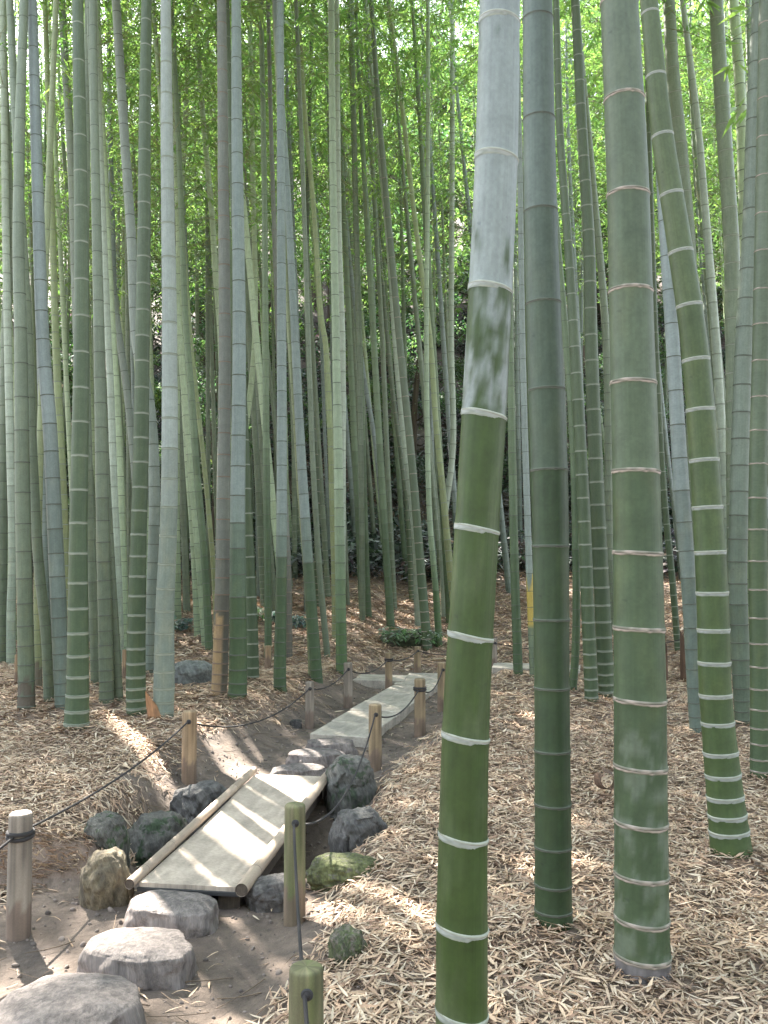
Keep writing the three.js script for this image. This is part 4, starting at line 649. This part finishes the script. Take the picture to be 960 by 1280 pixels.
putStone('rock', 'small mossy rock in the litter between the two near rope posts', 'rock', 'rocks along the ditch', -0.12, -2.9, 0.12, 0.14, 0.13, 0.6, { seed: 18, rough: 0.4, facets: 0.12, lo: [0.10, 0.09, 0.06], hi: [0.19, 0.16, 0.12], moss: [0.10, 0.115, 0.045], mossAmount: 0.05 }, 0.03);
putStone('rock', 'flat grey boulder behind the dying brownish bamboo', 'rock', null, -1.76, -8.15, 0.48, 0.27, 0.36, 0.3, { seed: 19, rough: 0.45, facets: 0.25, lo: [0.12, 0.125, 0.11], hi: [0.21, 0.215, 0.19] }, 0.04);
putStone('rock', 'small dark lump of rock in the dirt by the grey rope post', 'rock', null, -0.70, -6.98, 0.11, 0.08, 0.10, 0.3, { seed: 20, rough: 0.5, facets: 0.2, lo: [0.04, 0.035, 0.03], hi: [0.10, 0.09, 0.08] }, 0.01);
putStone('rock', 'low mossy mound in the litter beyond the slab corner', 'mound', null, 0.34, -11.6, 0.95, 0.28, 0.6, 0.1, { seed: 22, rough: 0.35, lo: [0.09, 0.075, 0.05], hi: [0.16, 0.135, 0.095], moss: [0.07, 0.085, 0.04], mossAmount: 0.08 }, 0.06);

// ------------------------------------------------------------------ the bamboo edged bridge
function canePole(len, r, seedN, nodesN) {
  reseed(seedN); const G = new THREE.Group(), s = new Soup(), radial = 18, rows = [], col = [0.38, 0.29, 0.21];
  const ns = []; for (let k = 0; k < nodesN; k++) ns.push(len * (k + 0.55 + rr(-0.12, 0.12)) / nodesN);
  rows.push([0, 1]); for (const n of ns) rows.push([n - 0.03, 1], [n - 0.006, 1.05], [n + 0.005, 1.07], [n + 0.02, 1.0]); rows.push([len, 0.97]); rows.sort((a, b) => a[0] - b[0]);
  for (const [z, m] of rows) { const k = ns.filter((n) => n < z).length; reseed(seedN + k); const tn = rr(0.82, 1.12); for (let i = 0; i <= radial; i++) { const a = i / radial * 6.2832, w = 1 + 0.2 * fbm(Math.cos(a) + k * 3, z * 3, Math.sin(a)); s.v(Math.cos(a) * r * m, Math.sin(a) * r * m, -z, [col[0] * tn * w, col[1] * tn * w, col[2] * tn * w], i / radial, z); } }
  for (let j = 0; j < rows.length - 1; j++) for (let i = 0; i < radial; i++) { const a = j * (radial + 1) + i, b = a + radial + 1; s.t(a, b, a + 1); s.t(a + 1, b, b + 1); }
  const pole = new THREE.Mesh(s.build(), M.cane);
  return { pole, ns, r };
}
{
  const G = new THREE.Group(), A = new THREE.Vector3(-0.785, 0, -3.57), B = new THREE.Vector3(-0.562, 0, -5.24), len = A.distanceTo(B);
  G.position.set(A.x, 0.075, A.z); G.rotation.y = Math.atan2(A.x - B.x, A.z - B.z); G.rotation.x = 0.008;
  const shape = new THREE.BoxGeometry(0.42, 0.03, len, 8, 1, 30); shape.translate(0, 0.02, -len / 2);
  { const p = shape.attributes.position, u = shape.attributes.uv; for (let i = 0; i < p.count; i++) { u.setXY(i, p.getX(i) / 0.8, p.getZ(i) / 0.8); p.setY(i, p.getY(i) - 0.012 * Math.sin(Math.PI * -p.getZ(i) / len) + 0.0025 * perlin.noise(p.getX(i) * 6, 0, p.getZ(i) * 4)); } shape.computeVertexNormals(); }
  const deck = part('deck', shape, M.deck, G);
  part('edge_strip', new THREE.BoxGeometry(0.43, 0.014, 0.012).translate(0, 0.010, 0.007), M.rubber, deck);
  for (const [sx, sd] of [[-1, 5], [1, 9]]) {
    const r = sx < 0 ? 0.021 : 0.026, { pole, ns } = canePole(len + 0.10, r, sd, 6); pole.name = 'side_pole'; pole.position.set(sx * 0.232, 0.045, 0.05); G.add(pole);
    for (const n of ns) { const m = part('node_ring', ringGeo.brown[2], M.ring, pole); m.scale.setScalar(r * 1.03); m.rotation.x = Math.PI / 2; m.position.z = -n - 0.004; }
    const cap = part('cut_end', new THREE.CircleGeometry(r * 0.96, 18), M.timber, pole); cap.position.z = -0.004;
  }
  for (const sx of [-0.16, 0.16]) part('beam', new THREE.BoxGeometry(0.09, 0.085, len - 0.04).translate(sx, -0.04, -len / 2), M.timber, G);
  shade(G); top(G, 'footbridge', 'small plank footbridge edged with tan bamboo poles over the ditch', 'bridge');
}

// ------------------------------------------------------------------ slab path
{
  const G = new THREE.Group();
  reseed(88);
  const slab = (x0, z0, x1, z1, w, lift) => { // from one end to the other
    const l = Math.hypot(x1 - x0, z1 - z0) - 0.012, sh = new THREE.Shape(), hw = w / 2, r = 0.012;
    sh.moveTo(-hw + r, 0); sh.lineTo(hw - r, 0); sh.lineTo(hw, r); sh.lineTo(hw, l - r); sh.lineTo(hw - r, l); sh.lineTo(-hw + r, l); sh.lineTo(-hw, l - r); sh.lineTo(-hw, r);
    const g = new THREE.ExtrudeGeometry(sh, { depth: 0.09, bevelEnabled: true, bevelSize: 0.005, bevelThickness: 0.005, bevelSegments: 1 }); g.rotateX(-Math.PI / 2);
    const m = part('slab', g, M.slab, G); m.position.set(x0, lift + rr(-0.006, 0.006), z0); m.rotation.y = Math.atan2(-(x1 - x0), -(z1 - z0)); m.rotation.z = rr(-0.006, 0.006);
  };
  const S = [-0.335, -6.44], E = [0.44, -9.22], n = 6;
  for (let k = 0; k < n; k++) slab(mix(S[0], E[0], k / n), mix(S[1], E[1], k / n), mix(S[0], E[0], (k + 1) / n), mix(S[1], E[1], (k + 1) / n), 0.44, 0.015 + 0.02 * k / n);
  for (const [a, b, z, z2] of [[0.22, -0.30, -9.12, -9.20], [0.70, 1.15, -9.36, -9.30], [1.16, 1.62, -9.30, -9.22], [1.63, 2.05, -9.22, -9.12]]) slab(a, z, b, z2, 0.42, a < 0.5 ? 0.04 : groundSmooth((a + b) / 2, z) - 0.055);
  slab(0.455, -9.24, 0.50, -9.62, 0.44, 0.035);
  shade(G); top(G, 'pavement', 'straight path of pale grey stone slabs with a cross arm', 'path', null, 'structure');
}

// ------------------------------------------------------------------ rope fence
const WOOD = { tan: [[0.30, 0.22, 0.125], [0.20, 0.145, 0.085]], grey: [[0.29, 0.245, 0.195], [0.20, 0.165, 0.13]], green: [[0.135, 0.15, 0.055], [0.20, 0.175, 0.10]], orange: [[0.36, 0.25, 0.145], [0.27, 0.18, 0.10]] };
function makePost(h, r, tone, seedN, bands) {
  const G = new THREE.Group(), s = new Soup(), radial = 22, rows = [[-0.15, 1.04]];
  for (let k = 0; k <= 20; k++) rows.push([h * k / 20 * 0.975, mix(1.04, 0.99, k / 20)]);
  rows.push([h * 0.99, 0.93], [h * 0.998, 0.84], [h, 0.55], [h, 0.02]);
  for (const [y, m] of rows) for (let i = 0; i <= radial; i++) {
    const a = i / radial * 6.2832, ca = Math.cos(a), sa = Math.sin(a), n = fbm(ca * 1.4 + seedN, y * 5, sa * 1.4, 4), n2 = fbm(ca * 5 + seedN, y * 2, sa * 5, 3), q = r * m * (1 + 0.02 * n2);
    let c = mix3(WOOD[tone][0], WOOD[tone][1], clamp(0.5 + 1.6 * n));
    if (y < 0.13 + 0.12 * n) c = mix3(c, [0.17, 0.115, 0.085], 0.75);                       // splashed earth
    const k = 1 + n2 * 0.35; s.v(ca * q, y, sa * q, [c[0] * k, c[1] * k, c[2] * k], i / radial * 0.6, y * 1.4);
  }
  for (let j = 0; j < rows.length - 1; j++) for (let i = 0; i < radial; i++) { const a = j * (radial + 1) + i, b = a + radial + 1; s.t(a, b, a + 1); s.t(a + 1, b, b + 1); }
  part('stake', s.build(), M.post, G);
  if (bands === 'tied') { const t = part('rope_loop', new THREE.TorusGeometry(r * 1.03, 0.008, 8, 28), M.rope, G); t.rotation.x = Math.PI / 2; t.position.y = h * 0.84; const t2 = part('rope_loop', new THREE.TorusGeometry(r * 1.03, 0.008, 8, 28), M.rope, G); t2.rotation.x = Math.PI / 2 + 0.12; t2.position.y = h * 0.84 - 0.014; }
  if (bands === 'hole') { const t = part('rope_hole', new THREE.TorusGeometry(0.011, 0.004, 8, 18), M.rubber, G); t.position.set(0.006, h * 0.86, r * 1.0); const k = part('rope_knot', new THREE.SphereGeometry(0.0105, 12, 10), M.rope, G); k.position.set(0.006, h * 0.86, r * 0.99); }
  shade(G); return G;
}
const POSTS = [
  ['green', 'hole', 'stout rope post with mossy green flat top, nearest the stepping stones start'], ['green', 'hole', 'mossy green weathered rope post beside the near end of the bridge'], ['tan', 'hole', 'tan rope post beside the first path slab'], ['tan', 'tied', 'tan rope post halfway along the slab path, rope tied round it'], ['tan', 'hole', 'tan rope post tucked behind the frosted bamboo'],
  ['grey', 'tied', 'weathered grey rope post with rope looped round it beside the stepping stones'], ['orange', 'hole', 'light tan rope post on the dirt beyond the mossy boulder'], ['grey', 'hole', 'pale grey rope post by the dark lump of rock'], ['grey', 'hole', 'short grey rope post by the foot of the tall pale green bamboo'], ['tan', 'tied', 'tan rope post in front of the cross slab'], ['tan', 'hole', 'tan rope post behind the cross slab'], ['grey', 'hole', 'thin grey rope post beside the slabs behind the frosted bamboo'],
  ['orange', 0, 'thin light tan stake beside the muddy footed bamboo'], ['orange', 0, 'thin light tan stake beside the moss green bamboo'], ['orange', 0, 'short tan stub of cut bamboo standing in the litter'],
];
const tie = [];
POST_TABLE.forEach(([x, y, z, h, r], k) => {
  const [tone, band, label] = POSTS[k], G = makePost(h, r, tone, k * 5.3 + 1, band || null);
  G.position.set(x, y, z); tie.push(new THREE.Vector3(x, y + h * (band === 'tied' ? 0.84 : 0.86), z + (band === 'tied' ? 0 : r)));
  top(G, band ? 'rope_post' : 'stake', label, band ? 'post' : 'stake', band ? 'posts of the rope fence' : null);
});
function rope(a, b, sag, label) {
  const pts = [], n = 14; for (let k = 0; k <= n; k++) { const t = k / n, p = a.clone().lerp(b, t); p.y -= sag * 4 * t * (1 - t); pts.push(p); }
  const m = new THREE.Mesh(new THREE.TubeGeometry(new THREE.CatmullRomCurve3(pts), 40, 0.0052, 8), M.rope); shade(m);
  top(m, 'rope', label, 'rope', 'ropes of the fence');
}
{
  const start = new THREE.Vector3(-0.05, 0.32, -1.2);
  rope(start, tie[0], 0.05, 'black rope leaving the mossy topped post towards the path start');
  rope(tie[0], tie[1], 0.06, 'black rope between the two mossy green posts');
  rope(tie[1], tie[2], 0.20, 'black rope sagging beside the bridge up to the first slab');
  rope(tie[2], tie[3], 0.09, 'black rope along the first slabs of the path');
  rope(tie[3], tie[4], 0.10, 'black rope along the far slabs, ending behind the frosted bamboo');
  rope(new THREE.Vector3(-1.75, 0.36, -1.6), tie[5], 0.08, 'black rope running outward from the weathered grey post');
  rope(tie[5], tie[6], 0.05, 'long black rope between the weathered grey and the light tan post');
  rope(tie[6], tie[7], 0.13, 'black rope sagging from the light tan to the pale grey post');
  rope(tie[7], tie[8], 0.06, 'short black rope from the pale grey post to the post by the bamboo');
  rope(tie[8], tie[9], 0.08, 'black rope leading to the post in front of the cross slab');
  rope(tie[9], tie[10], 0.05, 'black rope between the posts at the cross slab');
  rope(tie[10], tie[11], 0.08, 'black rope behind the frosted bamboo along the far slabs');
  rope(tie[11], new THREE.Vector3(3.2, 0.55, -9.2), 0.12, 'black rope running on past the thin grey post among the bamboo');
}

// ------------------------------------------------------------------ sheaths, stumps, low plants
function curlSheath(w, h, turns, mat, seedN) { // a dry culm sheath rolled on itself
  const s = new Soup(), n = 24, m = 10; reseed(seedN);
  for (let j = 0; j <= m; j++) for (let i = 0; i <= n; i++) { const v = j / m, u = i / n, a = (u - 0.5) * turns, r = w / 2 * (1 - 0.35 * v) * (0.75 + 0.25 * u) * (1 + 0.12 * perlin.noise(u * 3, v * 3, seedN)); s.v(Math.sin(a) * r, v * h * (1 - 0.5 * Math.abs(u - 0.5) * 2 * v), Math.cos(a) * r - w * 0.3, null, u, v); }
  for (let j = 0; j < m; j++) for (let i = 0; i < n; i++) { const a = j * (n + 1) + i, b = a + n + 1; s.t(a, a + 1, b); s.t(a + 1, b + 1, b); }
  return s.build();
}
{
  const sh = new THREE.Mesh(curlSheath(0.12, 0.15, 5.8, M.sheath, 3), M.sheath); sh.position.set(1.16, ground(1.16, -4.62) + 0.06, -4.62); sh.rotation.set(1.45, 0.35, 0.0); shade(sh); top(sh, 'fallen_sheath', 'dark curled dry bamboo sheath on the litter beside the thickest stalk', 'sheath');
  const s2 = new THREE.Mesh(curlSheath(0.15, 0.24, 2.6, M.sheathTan, 5), M.sheathTan); const f = CULM_TABLE.find((o) => /frosted pale/.test(o.label)).base; s2.position.set(f[0] - 0.06, f[1] - 0.01, f[2] + 0.07); s2.rotation.set(0.1, -0.4, 0.25); shade(s2); top(s2, 'fallen_sheath', 'orange brown dry sheath clasping the foot of the frosted grey bamboo', 'sheath');
  [[2.70, 0.34, 'short', 7], [2.93, 0.46, 'tall', 9]].forEach(([x, h, word, q]) => { // split stumps
    const G = new THREE.Group(), z = -8.5, s = new Soup(), n = 20; reseed(q);
    for (let j = 0; j <= 8; j++) for (let i = 0; i <= n; i++) { const a = i / n * 6.2832, hh = h * (0.78 + 0.3 * Math.max(0, Math.cos(a + q)) + 0.1 * perlin.noise(Math.cos(a) * 3, Math.sin(a) * 3, q)), r = 0.05 * (1.1 - 0.1 * j / 8); s.v(Math.cos(a) * r, -0.05 + (hh + 0.05) * j / 8, Math.sin(a) * r, null, i / n, j / 8); }
    for (let j = 0; j < 8; j++) for (let i = 0; i < n; i++) { const a = j * (n + 1) + i, b = a + n + 1; s.t(a, b, a + 1); s.t(a + 1, b, b + 1); }
    part('stump_wall', s.build(), M.sheath, G); G.position.set(x, ground(x, z), z); shade(G); top(G, 'bamboo_stump', `${word} dark brown split bamboo stump behind the thickest stalk`, 'stump');
  });
  // low leafy plants
  const plant = (n, lo, hi) => { reseed(n); const G = new THREE.Group(), l = new Soup(), w = new Soup(); for (let k = 0; k < 12; k++) { const a = k * 2.4, q = rr(0.05, 0.28), y = rr(0.08, 0.24); limb(w, [[0, -0.03, 0], [Math.cos(a) * q * 0.5, y * 0.7, Math.sin(a) * q * 0.5], [Math.cos(a) * q, y, Math.sin(a) * q]], 0.004, 0.002, 4); leafBlob(l, Math.cos(a) * q, y, Math.sin(a) * q, 0.12, 16, 0.11, lo, hi, 0.5); } part('stems', w.build(), M.twig, G); part('leaves', l.build(), M.leaf, G); shade(G); return G; };
  const blue = plant(301, [0.06, 0.12, 0.09], [0.15, 0.24, 0.17]), green = plant(302, [0.05, 0.11, 0.03], [0.12, 0.21, 0.06]);
  [[blue, -1.20, -12.2, 'bluish green low plant beyond the straight blue grey bamboo'], [blue.clone(), -1.55, -12.6, 'bluish green low plant beyond the slim brownish bamboo'], [blue.clone(), -2.75, -11.9, 'bluish green low plant beyond the frosted grey bamboo'], [blue.clone(), -3.1, -12.3, 'bluish green low plant behind the moss green bamboo'], [green, 0.15, -11.35, 'small green plant growing on the mossy mound'], [green.clone(), 0.5, -11.3, 'second small green plant growing on the mossy mound'], [green.clone(), -3.4, -9.5, 'green low plant behind the foremost white ringed bamboo'], [green.clone(), -1.9, -12.8, 'green low plant behind the dying brownish bamboo']].forEach(([o, x, z, label], k) => { o.position.set(x, ground(x, z) + (/mound/.test(label) ? 0.06 : 0), z); o.rotation.y = k * 1.3; o.scale.setScalar(0.7); top(o, 'low_plant', label, 'plant'); });
}

renderer.render(scene, camera);
